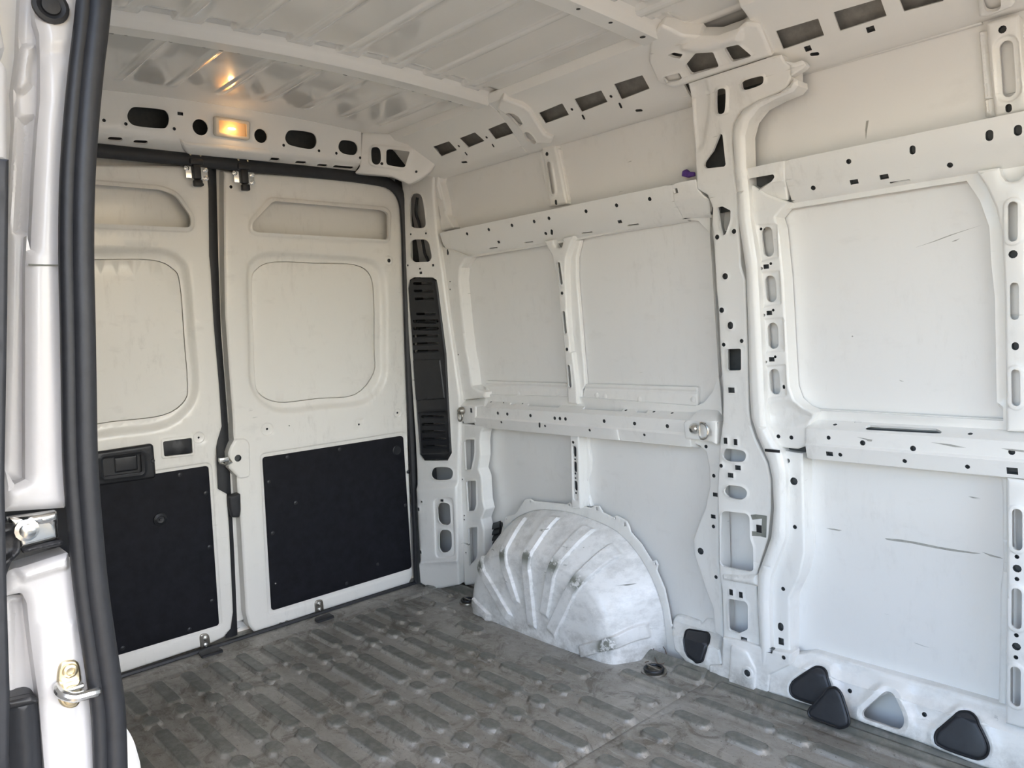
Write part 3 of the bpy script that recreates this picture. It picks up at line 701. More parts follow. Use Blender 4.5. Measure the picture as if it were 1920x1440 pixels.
for s_ in slots:
    a = np.array(s_); c0 = (a.min(0)+a.max(0))/2; half = (a.max(0)-a.min(0))/2
    q = [(c0[0]-half[0]*.9, c0[1]-half[1]*1.5), (c0[0]+half[0]*.9, c0[1]-half[1]*1.5), (c0[0]+half[0]*.9, c0[1]-half[1]*.1), (c0[0]-half[0]*.9, c0[1]-half[1]*.1)]
    sheet('slat', vent, M_BLACK, PD, q, step=.05, depth=.003, roll=.001, h0=-.008)
# black cable behind the upper pillar openings
cab = [pt(PD, 4, p, -.03) for p in ((1075, 660), (1068, 740), (1085, 800), (1098, 860), (1110, 930), (1118, 970), (1135, 1005), (1140, 1060))]
cb = mesh_obj('cable', *tube_data(spl(cab, 5, False), .006, 8), M_RUB, None); tag(cb, 'thin black cable hanging behind the openings above the vent grille', 'cable')
cav = mesh_obj('pillar_back', *box_data((.03, 1.80, .95), (.04, .12, 1.9), bev=0), M_ECOAT_SHADE, wall_rear)  # dark undercoat block painting the shade behind the pillar openings
# ------------------------------------------------------------------ top bolts of the doors
def top_latch(x, y, lab):
    c = pt(D, 0, (x, y), .01)
    t = thing('top_latch', c, lab, 'latch', 'top bolts of the back doors')
    for dx in (-.012, .022):
        mesh_obj('rod', *tube_data([c+np.array((.012, dx, .085)), c+np.array((.012, dx, .02))], .004, 8), M_ZINC, t)
    mesh_obj('bracket', *box_data(c+np.array((.004, .008, -.005)), (.004, .075, .055), bev=.0015), M_CHROME, t)
    mesh_obj('keeper', *box_data(c+np.array((.030, .006, .086)), (.030, .060, .005), bev=.002), M_STEEL, t)
    mesh_obj('lever', *join([box_data(c+np.array((.016, .004, .022)), (.022, .046, .022), bev=.006), box_data(c+np.array((.016, .004, -.012)), (.018, .026, .05), bev=.005), box_data(c+np.array((.018, .004, -.05)), (.022, .028, .022), bev=.004)]), M_BLACK, t)
    for dy, dz in ((-.030, .0), (.034, .0), (.034, -.028)): bolt('bolt', t, M_CHROME, c+np.array((.006, .004+dy, dz)), (1, 0, 0), .007, .006)
    for dy in (-.03, .045): bolt('bolt', t, M_STEEL, c+np.array((.034, dy*.6+.002, .083)), (0, 0, -1), .007, .006)
top_latch(361, 318, 'black and zinc top bolt of the left-hand back door')
top_latch(450, 327, 'black and zinc top bolt of the right-hand back door')
# ------------------------------------------------------------------ interior lamp
lp = L(H, 12, [(526, 528), (534, 522), (680, 545), (690, 555), (688, 625), (680, 632), (534, 612), (526, 602)], 6)
lc = pt(H, 12, (608, 577))
lamp = thing('interior_lamp', lc, 'lit rectangular interior lamp with amber glow on the rear header beam', 'lamp')
lens = L(H, 12, [(545, 541), (670, 560), (672, 618), (547, 598)], 8)
sheet('lamp_surround', lamp, M_LAMPW, H, lp, holes=[lens], step=.03, depth=.016, hdepth=.012, roll=.005, h0=.014)
sheet('reflector', lamp, M_REFL, H, [tuple(p) for p in offset(lens, -.002)], step=.03, depth=.001, roll=0, h0=.001)
sheet('lens', lamp, M_LENS, H, lens, step=.02, depth=.003, roll=.003, h0=.013, back=True)
bc = pt(H, 12, (607, 580), .0075)
mesh_obj('bulb', *tube_data([bc+np.array((0, -.014, 0)), bc+np.array((0, -.009, 0)), bc+np.array((0, .009, 0)), bc+np.array((0, .014, 0))], [.001, .004, .004, .001], 10), M_BULB, lamp)
bl = bpy.data.lights.new('lamp_light', 'POINT'); bl.energy = .05; bl.color = (1, .55, .2); bl.shadow_soft_size = .01
blo = bpy.data.objects.new('lamp_light', bl); COL.objects.link(blo); blo.parent = lamp; blo.location = tuple(bc+np.array((.03, 0, -.01))-np.array(lc))
# ------------------------------------------------------------------ side wall: rails
YB = (0, 1, 0)
def part(name, S, outer, holes=(), feats=(), mat=None, parent=None, **kw):
    kw.setdefault('step', .03); kw.setdefault('depth', .05); kw.setdefault('rimdir', YB)
    return sheet(name, parent or wall_right, mat or M_PAINT, S, outer, holes, feats, **kw)
RM = Prof('x', [(1.872, .706), (1.806, .720), (1.797, .758), (1.803, .764), (1.801, .803), (1.868, .830)])
def full(S, a, b): return [(a, 0), (b, 0), (b, S.cum[-1]), (a, S.cum[-1])]
rmA = [disc(RM, 7, p, .0065) for p in ((442, 388), (493, 393), (618, 401), (749, 415), (777, 417), (807, 419), (1016, 431), (1180, 444), (1357, 458))]
rmA += [disc(RM, 7, p, .005, 8) for p in ((461, 437), (697, 457), (938, 480), (1230, 507), (406, 327), (475, 330), (577, 336), (1134, 372), (1285, 380), (1383, 387))]
rmA += [slot(RM, 7, (667, 444), (667, 460), .009)]
rmA += [L(RM, 7, q, 6) for q in ([(503, 342), (515, 329), (550, 326), (540, 341)], [(595, 349), (612, 333), (785, 343), (770, 357)], [(898, 366), (915, 348), (1122, 363), (1112, 378)], [(1184, 382), (1196, 366), (1254, 371), (1244, 387)])]
part('middle_rail', RM, full(RM, .405, 1.445), rmA, [(rnd([(1.16, RM.cum[1]), (1.5, RM.cum[1]), (1.5, RM.cum[2]+.004), (1.16, RM.cum[2]+.004)], .005), 'step', .004, -.003)], depth=.03, roll=.003, step=.035)
rmB = [disc(RM, 10, p, .007) for p in ((972, 1182), (1244, 1212), (1777, 1231))]+[disc(RM, 10, p, .0055, 8) for p in ((788, 1154), (851, 1246), (1199, 1280), (1538, 1311), (1553, 1133), (823, 1083))]
rmB += [sq(RM, 10, (793, 1241), .009, .006), sq(RM, 10, (1780, 1334), .011, .008), sq(RM, 10, (950, 1067), .009, .005), L(RM, 10, [(980, 1105), (990, 1090), (1012, 1085), (1370, 1105), (1398, 1120), (1396, 1130), (1350, 1130), (1000, 1112)], 6)]
rbx = RM.hit(zp(10, (664, 1180)))[0]
part('middle_rail', RM, full(RM, rbx, 3.05), rmB, [], depth=.03, roll=.003, step=.035)
# end brackets of the middle rail
BR = Prof('x', [(1.835, .66), (1.800, .70), (1.796, .805), (1.868, .845)])
part('rail_bracket', BR, L(BR, 7, [(230, 325), (262, 312), (380, 302), (372, 345), (322, 350), (322, 442), (255, 445), (235, 430)], 8), [sq(BR, 7, (298, 373), .006, .009), disc(BR, 7, (254, 437), .004, 8)], depth=.04, roll=.004)
part('rail_bracket', BR, L(BR, 7, [(1440, 440), (1475, 415), (1518, 372), (1600, 330), (1640, 210), (1650, 300), (1628, 420), (1620, 560), (1590, 545), (1545, 535), (1450, 528)], 10), [], [(L(BR, 7, [(1470, 440), (1540, 430), (1600, 500), (1560, 530), (1470, 500)], 20), 'step', .02, -.006)], depth=.05, roll=.004)
# studded strips that hold the window blanks above the ledge
SS = SK.shift(-.016)
st1 = part('panel_strip', SS, L(SS, 7, [(375, 213), (812, 228), (822, 330), (372, 302)], 4), [], [(L(SS, 7, [(376, 232), (812, 245), (812, 249), (376, 236)]), 'lip', .003, -.003)], depth=.012, roll=.002)
st2 = part('panel_strip', SS, L(SS, 7, [(915, 229), (1518, 248), (1520, 364), (893, 326)], 4), [], [(L(SS, 7, [(915, 252), (1515, 272), (1515, 276), (915, 256)]), 'lip', .003, -.003)], depth=.012, roll=.002)
for o, ps in ((st1, ((388, 265), (554, 283), (765, 279))), (st2, ((976, 289), (1021, 298), (1211, 314), (1499, 314)))):
    for p in ps: mesh_obj('stud', *lathe_data(pt(SS, 7, p, .001), (0, -1, 0), [(.010, 0), (.0095, .0015), (.006, .003), (.0005, .0032)], 12), M_CLEAN, o)
# upper rails
RU = Prof('x', [(1.826, 1.400), (1.806, 1.411), (1.787, 1.445), (1.773, 1.461), (1.757, 1.508), (1.82, 1.513)])
ruA = [disc(RU, 6, p, .0065) for p in ((276, 802), (393, 779), (518, 756), (638, 735), (718, 718), (918, 680), (1083, 648), (1262, 614), (701, 800))]+[slot(RU, 6, (733, 785), (733, 801), .010)]
ruA += [sq(RU, 6, (447, 846), .006, .005), sq(RU, 6, (1101, 736), .008, .005), slot(RU, 6, (397, 881), (438, 876), .0045), slot(RU, 6, (588, 850), (630, 845), .0045), slot(RU, 6, (898, 799), (950, 793), .0045), slot(RU, 6, (1145, 757), (1200, 750), .0045)]
ra0 = RU.hit(zp(6, (125, 800)))[0]; ra1 = RU.hit(zp(6, (1400, 580)))[0]
part('upper_rail', RU, full(RU, ra0, ra1), ruA, depth=.02, roll=.003, step=.035)
ruB = [disc(RU, 9, p, .0065) for p in ((992, 855), (1528, 874), (804, 995))]+[slot(RU, 9, (1330, 785), (1330, 803), .013), slot(RU, 9, (1737, 706), (1737, 728), .015), slot(RU, 9, (1888, 680), (1888, 700), .015), sq(RU, 9, (1021, 963), .010, .006), sq(RU, 9, (1180, 936), .010, .006), slot(RU, 9, (1212, 969), (1312, 955), .005)]
rb0 = RU.hit(zp(9, (650, 950)))[0]
part('upper_rail', RU, full(RU, rb0, 3.05), ruB, depth=.02, roll=.003, step=.035)
# end piece by the pillar with a square hole
part('rail_end', RU.shift(-.003), L(RU.shift(-.003), 6, [(1380, 520), (1405, 512), (1508, 488), (1520, 560), (1580, 620), (1600, 720), (1440, 720), (1395, 640)], 6), [sq(RU, 6, (1403, 571), .009, .007)], depth=.03, roll=.003)
part('rail_end', RU.shift(-.004), L(RU.shift(-.004), 9, [(440, 885), (630, 843), (650, 846), (668, 1060), (560, 1075), (520, 1110), (480, 1180), (470, 1150), (462, 1000)], 6), [L(RU, 9, [(470, 945), (600, 922), (606, 938), (590, 960), (490, 1027), (478, 1010)], 8)], depth=.04, hdepth=.01, roll=.003, lip=.005)
# frames round the window blanks
WF = SK.shift(-.020)
h12 = LL(WF, [(6, [(238, 1040), (250, 980), (278, 934), (690, 868), (890, 833), (1440, 722), (1530, 732), (1585, 790), (1605, 900), (1618, 1100), (1630, 1300)]), (7, [(1640, 60), (1640, 180), (1605, 275), (1560, 330), (1515, 348), (893, 300), (372, 285), (330, 268), (302, 240), (290, 150), (278, 0)]), (6, [(262, 1300), (242, 1120)])])
vw = WF.vz
part('window_frame', WF, [(.27, vw(.81)), (1.53, vw(.81)), (1.53, vw(1.43)), (.27, vw(1.43))], [h12], [(h12, 'lip', .010, .005)], depth=.006, hdepth=.018, roll=0, step=.04)
h3 = LL(WF, [(9, [(622, 1240), (628, 1160), (665, 1108), (1620, 957), (1690, 1060), (1740, 1200), (1752, 1412)]), (10, [(1690, 400), (1700, 960), (1735, 985), (1735, 1062), (715, 1005), (650, 995), (600, 940), (580, 880), (558, 560), (545, 300)])])
part('window_frame', WF, [(1.62, vw(.81)), (3.0, vw(.81)), (3.0, vw(1.43)), (1.62, vw(1.43))], [h3, rnd([(2.44, vw(.86)), (2.95, vw(.86)), (2.95, vw(1.38)), (2.44, vw(1.38))], .06)], [(h3, 'lip', .010, .005)], depth=.006, hdepth=.018, roll=0, step=.04)
# ------------------------------------------------------------------ posts between the panels
PU = Prof('x', [(1.832, .78), (1.790, 1.40), (1.772, 1.47)])
poA = LL(PU, [(6, [(690, 842), (738, 835), (742, 858), (752, 876), (768, 881), (784, 874), (790, 852), (792, 826), (845, 815), (828, 870), (808, 930), (804, 1000), (812, 1200), (833, 1440)]), (7, [(842, 60), (865, 250), (870, 340), (820, 336), (808, 180), (795, 0)]), (6, [(780, 1250), (768, 1090), (735, 925)])])
sA = [slot(PU, 6, (772, 965), (786, 1065), .015), disc(PU, 6, (791, 1122), .006), slot(PU, 6, (799, 1230), (809, 1330), .015), disc(PU, 6, (818, 1425), .006), slot(PU, 7, (826, 138), (834, 238), .015)]
part('window_post', PU, poA, sA, depth=.055, roll=.004, step=.022, mat=M_PAINT, lip=.004)
part('post_back', PU, poA, depth=.001, roll=0, step=.1, h0=-.03, mat=M_ECOAT_SHADE)  # dark undercoat sheet painting the shade behind the post slots
# side flange of the post that turns back to the blank
part('post_flange', SK.shift(-.018), LL(SK.shift(-.018), [(6, [(862, 830), (888, 836), (866, 930), (866, 1050), (884, 1250), (898, 1440)]), (7, [(905, 120), (914, 240), (896, 262), (896, 330), (860, 330), (840, 0)]), (6, [(820, 1200), (815, 1000), (835, 900)])]), depth=.012, roll=.004)
PLW = Prof('x', [(1.835, .10), (1.828, .44), (1.815, .725)])
poL = L(PLW, 7, [(828, 494), (876, 497), (882, 640), (884, 800), (888, 905), (838, 900), (832, 700)], 5)
sL = [slot(PLW, 7, (853, 578), (854, 614), .016), slot(PLW, 7, (856, 660), (857, 697), .016), slot(PLW, 7, (859, 765), (860, 798), .016)]+[disc(PLW, 7, p, .004, 8) for p in ((856, 638), (858, 715), (859, 740), (861, 820))]+[disc(PLW, 7, (848, 545), .0055)]
part('lower_post', PLW, poL, sL, [(L(PLW, 7, [(843, 565), (866, 566), (873, 850), (858, 862), (848, 850)], 8), 'step', .004, -.003)], depth=.05, roll=.004, step=.022)
part('post_back', PLW, poL, depth=.001, roll=0, step=.1, h0=-.025, mat=M_ECOAT_SHADE)  # shade behind the lower slots, painted as a dark undercoat sheet
part('post_flange', SK.shift(-.012), L(SK.shift(-.012), 7, [(880, 500), (935, 512), (930, 560), (942, 640), (938, 700), (920, 770), (930, 830), (948, 895), (880, 900)], 8), depth=.01, roll=.003)
# the next posts towards the front (right edge of the photo)
poB = LL(PU, [(9, [(1668, 908), (1785, 890), (1795, 930), (1820, 960), (1855, 965), (1890, 955), (1915, 930), (1920, 880), (2040, 855), (1985, 1010), (1935, 1130), (1925, 1412)]), (10, [(1872, 400), (1880, 700), (1885, 1125), (1747, 1120), (1742, 700), (1735, 300), (1722, 60)]), (9, [(1800, 1230), (1770, 1100), (1720, 990)])])
sB = [slot(PU, 9, (1862, 1090), (1862, 1255), .019), disc(PU, 9, (1862, 1346), .009), slot(PU, 10, (1790, 338), (1791, 496), .018), slot(PU, 10, (1796, 655), (1796, 665), .014), slot(PU, 10, (1799, 806), (1801, 962), .018)]
part('window_post', PU, poB, sB, [(slot(PU, 10, (1799, 806), (1801, 962), .036), 'step', .005, .003), (slot(PU, 9, (1862, 1090), (1862, 1255), .036), 'step', .005, .003)], depth=.055, roll=.004, step=.022)
part('post_flange', SK.shift(-.018), LL(SK.shift(-.018), [(9, [(1628, 950), (1640, 925), (1700, 915), (1790, 1150), (1800, 1412)]), (10, [(1735, 400), (1745, 1115), (1735, 1090), (1735, 1010), (1705, 985), (1700, 965), (1690, 400), (1672, 60)]), (9, [(1745, 1250), (1715, 1120), (1670, 1030)])]), depth=.012, roll=.004)
PLB = Prof('x', [(1.815, -.05), (1.812, .44), (1.808, .72)])
poBL = LL(PLB, [(11, [(1325, 253), (1326, 600), (1320, 1258), (1480, 1305), (1480, 275)])])
sBL = [slot(PLB, 11, a, b, .021) for a, b in (((1369, 398), (1369, 530)), ((1367, 722), (1366, 852)), ((1363, 1042), (1362, 1168)))]+[disc(PLB, 11, p, .005, 8) for p in ((1367, 576), (1367, 667), (1365, 897), (1363, 987))]+[disc(PLB, 11, p, .009) for p in ((1368, 624), (1365, 943))]
fBL = [(slot(PLB, 11, a, b, .038), 'step', .005, .003) for a, b in (((1369, 398), (1369, 530)), ((1367, 722), (1366, 852)), ((1363, 1042), (1362, 1168)))]
part('lower_post', PLB, poBL, sBL, fBL, depth=.05, roll=.004)
part('post_flange', SK.shift(-.014), L(SK.shift(-.014), 11, [(1300, 248), (1330, 255), (1325, 1215), (1292, 1190), (1300, 700), (1312, 590), (1308, 320)], 6), depth=.01, roll=.003)
# thin flanges along the top of the lower panels and under the roof rail
def strip(z, pts, sh=-.012, nm='panel_flange'):
    S = SK.shift(sh); part(nm, S, L(S, z, pts), depth=.010, roll=.002, step=.06)
strip(7, [(360, 450), (830, 488), (830, 500), (360, 464)]); strip(7, [(930, 505), (1530, 560), (1530, 578), (930, 520)])
strip(10, [(730, 1255), (1748, 1360), (1748, 1378), (735, 1272)])
strip(6, [(735, 285), (1405, 95), (1410, 122), (738, 312)], -.014, 'roof_flange'); strip(6, [(205, 448), (670, 335), (672, 352), (210, 464)], -.014, 'roof_flange')
strip(9, [(690, 385), (1690, 98), (1695, 125), (690, 410)], -.014, 'roof_flange')
strip(10, [(650, 985), (720, 1000), (1735, 1055), (1735, 1100), (700, 1045)], -.014, 'panel_flange')
# ------------------------------------------------------------------ upper posts in the high roof panels
PH = Prof('x', [(1.805, 1.50), (1.775, 1.72), (1.74, 1.80)])
part('roof_post', PH, L(PH, 6, [(678, 335), (700, 318), (745, 318), (765, 400), (812, 640), (725, 655), (700, 520)], 8), [slot(PH, 6, (719, 428), (742, 570), .020), disc(PH, 6, (707, 371), .007), slot(PH, 6, (755, 625), (756, 638), .010)],
     [(slot(PH, 6, (719, 428), (742, 570), .034), 'step', .006, .004)], depth=.03, roll=.005, step=.022)
part('post_flange', SK.shift(-.012), L(SK.shift(-.012), 6, [(662, 372), (680, 350), (745, 330), (775, 345), (825, 625), (800, 640), (720, 655)], 4), [], [(L(SK.shift(-.012), 6, [(668, 375), (676, 372), (718, 650), (710, 652)]), 'lip', .004, .003), (L(SK.shift(-.012), 6, [(760, 345), (768, 343), (812, 628), (804, 630)]), 'lip', .004, .003)], depth=.01, roll=.003)
part('roof_post', PH, L(PH, 9, [(1718, 125), (1745, 112), (1890, 75), (1905, 300), (1945, 585), (1765, 622), (1735, 350)], 12), [slot(PH, 9, (1822, 248), (1838, 480), .026), disc(PH, 9, (1806, 156), .008), slot(PH, 9, (1838, 565), (1839, 580), .012)],
     [(slot(PH, 9, (1822, 248), (1838, 480), .046), 'step', .006, -.005)], depth=.03, roll=.005, step=.022)
part('post_flange', SK.shift(-.012), L(SK.shift(-.012), 9, [(1682, 170), (1700, 162), (1730, 160), (1775, 620), (1715, 622)], 8), [], [(L(SK.shift(-.012), 9, [(1690, 175), (1702, 172), (1742, 598), (1730, 600)], 3), 'lip', .004, .004)], depth=.01, roll=.003)
# rear end of the high panels next to the corner pillar
EN = Prof('x', [(1.80, 1.44), (1.782, 1.60), (1.765, 1.74)])
part('corner_post', EN, L(EN, 6, [(40, 560), (70, 490), (110, 468), (140, 470), (125, 520), (150, 620), (160, 700), (205, 770), (125, 790), (90, 660)], 8), [slot(EN, 6, (118, 660), (128, 725), .014)], [(L(EN, 6, [(105, 490), (130, 480), (120, 540), (140, 620), (110, 600)], 6), 'step', .006, .005)], depth=.045, roll=.005, step=.02)
# ------------------------------------------------------------------ sheet between corner pillar and windows, above and below the rail
CU = Prof('x', [(1.815, .80), (1.80, 1.10), (1.785, 1.44)])
part('corner_frame', CU, LL(CU, [(6, [(140, 870), (180, 880), (275, 925), (238, 985), (232, 1050), (255, 1300), (272, 1440)]), (7, [(288, 140), (300, 240), (330, 262), (372, 275), (368, 305), (240, 318), (210, 60)]), (6, [(195, 1330), (170, 1150), (150, 1000)])]), [slot(CU, 6, (172, 892), (172, 908), .012)]+[disc(CU, 6, p, .0035, 8) for p in ((184, 1060), (184, 1102))]+[disc(CU, 7, p, .0035, 8) for p in ((228, 72), (229, 112))], depth=.05, roll=.006, step=.022)
CL = Prof('x', [(1.815, -.02), (1.805, .70)])
part('corner_frame', CL, L(CL, 7, [(242, 440), (300, 452), (378, 452), (352, 490), (345, 540), (348, 620), (336, 690), (352, 730), (360, 860), (372, 910), (352, 960), (365, 1020), (372, 1300), (260, 1320), (246, 1000), (240, 700)], 6),
     [L(CL, 7, [(262, 540), (275, 530), (318, 530), (318, 610), (300, 690), (270, 695)], 6), L(CL, 7, [(273, 760), (282, 753), (325, 752), (328, 880), (318, 912), (282, 917)], 6), L(CL, 7, [(283, 1012), (295, 1005), (333, 1002), (333, 1150), (325, 1175), (290, 1212)], 6)]+[disc(CL, 7, p, .0035, 8) for p in ((245, 547), (253, 745), (263, 940), (263, 962), (272, 1140))], depth=.05, hdepth=.008, roll=.005, step=.025, lip=.005)
# ------------------------------------------------------------------ wavy flange between lower panel and pillar
FW_ = Prof('x', [(1.835, -.02), (1.828, .72)])
part('wavy_flange', FW_, LL(FW_, [(7, [(1450, 530), (1530, 565), (1565, 600), (1580, 680), (1584, 780), (1560, 900), (1520, 1000), (1494, 1070), (1500, 1150), (1540, 1270)]), (8, [(1290, 560), (1322, 640), (1332, 760), (1375, 790), (1362, 500)]), (7, [(1632, 1200), (1630, 920), (1650, 800), (1650, 560), (1600, 520)])]),
     [disc(FW_, 7, p, .006) for p in ((1566, 568), (1608, 726), (1606, 1000), (1620, 1273))]+[disc(FW_, 7, (1537, 1133), .011)]+[sq(FW_, 7, p, .008, .006) for p in ((1616, 828), (1605, 946))], depth=.03, roll=.004, step=.03)
# ------------------------------------------------------------------ roof rail with rectangular openings
RR = Prof('x', [(1.812, 1.732), (1.790, 1.722), (1.768, 1.724), (1.742, 1.742), (1.640, 1.846), (1.600, 1.866), (1.585, 1.893)])
def rail4(z, q): return L(RR, z, q, 5)
rrA = [rail4(6, q) for q in ([(92, 332), (178, 302), (222, 350), (135, 385)], [(233, 287), (318, 254), (370, 300), (283, 337)], [(387, 238), (480, 200), (534, 258), (428, 293)])]
rrA += [disc(RR, 6, p, .005, 8) for p in ((231, 328), (381, 281))]+[slot(RR, 6, (267, 364), (274, 374), .007), slot(RR, 6, (413, 320), (419, 330), .007), slot(RR, 6, (250, 416), (272, 414), .008)]
r0 = .19; r1 = .83
part('roof_rail', RR, [(r0, .0), (r1, .0), (r1, RR.cum[-1]), (r0, RR.cum[-1])], rrA, depth=.01, hdepth=.004, roll=.003, mat=M_CLEAN)
rrB = [rail4(6, q) for q in ([(662, 150), (790, 97), (826, 160), (698, 207)], [(853, 75), (1000, 27), (1034, 90), (893, 145)], [(1068, -6), (1222, -55), (1262, 18), (1108, 78)])]
rrB += [disc(RR, 6, p, .005, 8) for p in ((842, 130), (1053, 60))]+[slot(RR, 6, (900, 164), (908, 180), .008), slot(RR, 6, (1100, 100), (1108, 118), .008), slot(RR, 6, (1192, 137), (1216, 135), .009)]
r2 = RR.hit(zp(6, (1478, 60)))[0]
part('roof_rail', RR, [(r1, 0), (r2, 0), (r2, RR.cum[-1]), (r1, RR.cum[-1])], rrB, depth=.01, hdepth=.004, roll=.003, mat=M_CLEAN)
rrC = [rail4(9, q) for q in ([(605, 165), (830, 98), (862, 188), (645, 262)], [(910, 65), (1160, -8), (1193, 85), (945, 165)], [(1245, -35), (1450, -95), (1495, 5), (1285, 62)])]
rrC += [sq(RR, 9, (776, 257), .008, .007), sq(RR, 9, (1108, 155), .009, .007), slot(RR, 9, (797, 288), (826, 285), .009)]
r3 = RR.hit(zp(9, (520, 230)))[0]
part('roof_rail', RR, [(r3, 0), (3.05, 0), (3.05, RR.cum[-1]), (r3, RR.cum[-1])], rrC, depth=.01, hdepth=.004, roll=.003, mat=M_CLEAN)
# curved feet of the roof bows that run down over the roof rail
BF = Prof('x', [(1.788, 1.690), (1.760, 1.706), (1.728, 1.732), (1.685, 1.778), (1.636, 1.824), (1.595, 1.850), (1.55, 1.866), (1.48, 1.876)])
bo = L(BF, 6, [(450, 95), (468, 78), (560, 110), (610, 140), (640, 190), (690, 265), (740, 290), (725, 318), (665, 322), (640, 322), (590, 300), (560, 240), (500, 180), (440, 130)], 6)
bh = [L(BF, 6, [(483, 152), (500, 147), (530, 152), (558, 170), (577, 205), (565, 216), (545, 210), (520, 180)], 6), L(BF, 6, [(584, 262), (594, 249), (610, 252), (632, 272), (652, 305), (640, 317), (615, 310), (595, 288)], 6)]
part('bow_foot', BF, bo, bh, depth=.03, hdepth=.008, roll=.005, step=.02, mat=M_CLEAN, rimdir=None, lip=.004)
bo2 = L(BF, 9, [(1680, 95), (1675, 0), (1660, -40), (1850, -60), (1870, 20), (1850, 45), (1730, 95)], 8)
part('bow_foot', BF, bo2, [L(BF, 9, [(1702, 5), (1705, -30), (1795, -40), (1800, 30), (1785, 52), (1740, 62), (1715, 50)], 12)], depth=.03, hdepth=.01, roll=.005, step=.02, mat=M_CLEAN, rimdir=None, lip=.005)
# dark undercoat sheets that paint the shade inside the hollow sections
def back(name, c, size): mesh_obj(name, *box_data(c, size, bev=0), M_ECOAT_SHADE, wall_right)
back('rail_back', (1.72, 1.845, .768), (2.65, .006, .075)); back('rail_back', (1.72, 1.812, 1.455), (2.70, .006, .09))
V_ = []; F_ = []
for x in (.30, 3.05): V_ += [(x, 1.80, 1.735), (x, 1.70, 1.862)]
mesh_obj('rail_back', V_, [(0, 1, 3, 2)], M_ECOAT_SHADE2, wall_right)
PBK = Plane((0, 1.80, 0), (1, 0, 0), (0, 0, 1)); PBL = Plane((0, 1.84, 0), (1, 0, 0), (0, 0, 1))
mesh_obj('pillar_back', *sheet_data(PBK, L(PBK, 9, [(215, 480), (300, 440), (560, 380), (560, 440), (420, 520), (352, 640), (352, 1000), (200, 990), (190, 700)]), step=.1, depth=.002, roll=0), M_ECOAT_SHADE, wall_right)
mesh_obj('pillar_back', *sheet_data(PBL, LL(PBL, [(9, [(285, 1080), (440, 1080)]), (10, [(350, 900), (350, 1080), (230, 1080), (225, 900), (185, 330)])]), step=.1, depth=.002, roll=0), M_ECOAT_SHADE, wall_right)
mesh_obj('rail_back', *sheet_data(PBK.off(-.0), L(PBK, 9, [(455, 930), (650, 890), (640, 1000), (480, 1050)]), step=.1, depth=.002, roll=0), M_ECOAT_SHADE, wall_right)
# paint scraped off the lower panel and the ledge
def scrape(z, pts, S=None, h=.0006):
    S = S or SK; sheet('scrape', wall_right, M_SCRAPE, S, L(S, z, pts), step=.05, depth=.0004, roll=0, h0=h)
scrape(11, [(828, 500), (880, 503), (960, 516), (1050, 535), (1130, 548), (1220, 562), (1190, 563), (1100, 552), (1010, 536), (930, 519), (870, 512), (835, 506)])
scrape(11, [(588, 459), (620, 461), (652, 467), (640, 470), (610, 465)]); scrape(11, [(1225, 556), (1300, 578), (1310, 584), (1260, 574)])
scrape(10, [(940, 1150), (1025, 1165), (1020, 1175), (1000, 1172), (990, 1165)], RM); scrape(10, [(1340, 1178), (1450, 1190), (1530, 1208), (1470, 1205)], RM); scrape(10, [(1720, 1210), (1843, 1222), (1843, 1232), (1760, 1222)], RM)
scrape(9, [(1340, 1312), (1420, 1285), (1530, 1243), (1700, 1190), (1560, 1237), (1450, 1278)]); scrape(9, [(1535, 1280), (1580, 1262), (1560, 1276)])
scrape(9, [(1085, 640), (1098, 637), (1088, 700), (1084, 735), (1080, 690)])
scrape(10, [(912, 606), (918, 602), (922, 608), (916, 611)]); scrape(10, [(1170, 842), (1195, 850), (1180, 850)])
# ------------------------------------------------------------------ the wide pillar in the middle of the side wall
PI = Prof('x', [(1.812, -.03), (1.806, .40), (1.800, .80), (1.765, 1.45), (1.715, 1.72), (1.655, 1.83)])
face = LL(PI, [(9, [(140, 445), (590, 300), (632, 292), (652, 325), (682, 350), (684, 415), (660, 470), (600, 500), (500, 545), (420, 590), (380, 660), (372, 760), (384, 900), (405, 1160), (420, 1412)]),
               (10, [(335, 300), (345, 600), (355, 1000), (365, 1080)]), (11, [(295, 90), (345, 195), (358, 260), (358, 380), (346, 500), (302, 640), (300, 720), (312, 950), (304, 1132), (160, 1080), (155, 1030), (165, 900), (160, 720), (150, 640), (143, 400), (140, 300), (150, 120)]),
               (10, [(215, 1060), (216, 900), (204, 760), (190, 450), (180, 350), (162, 30)]), (9, [(266, 1190), (270, 1100), (242, 1032), (187, 1000), (176, 800), (160, 620)])])
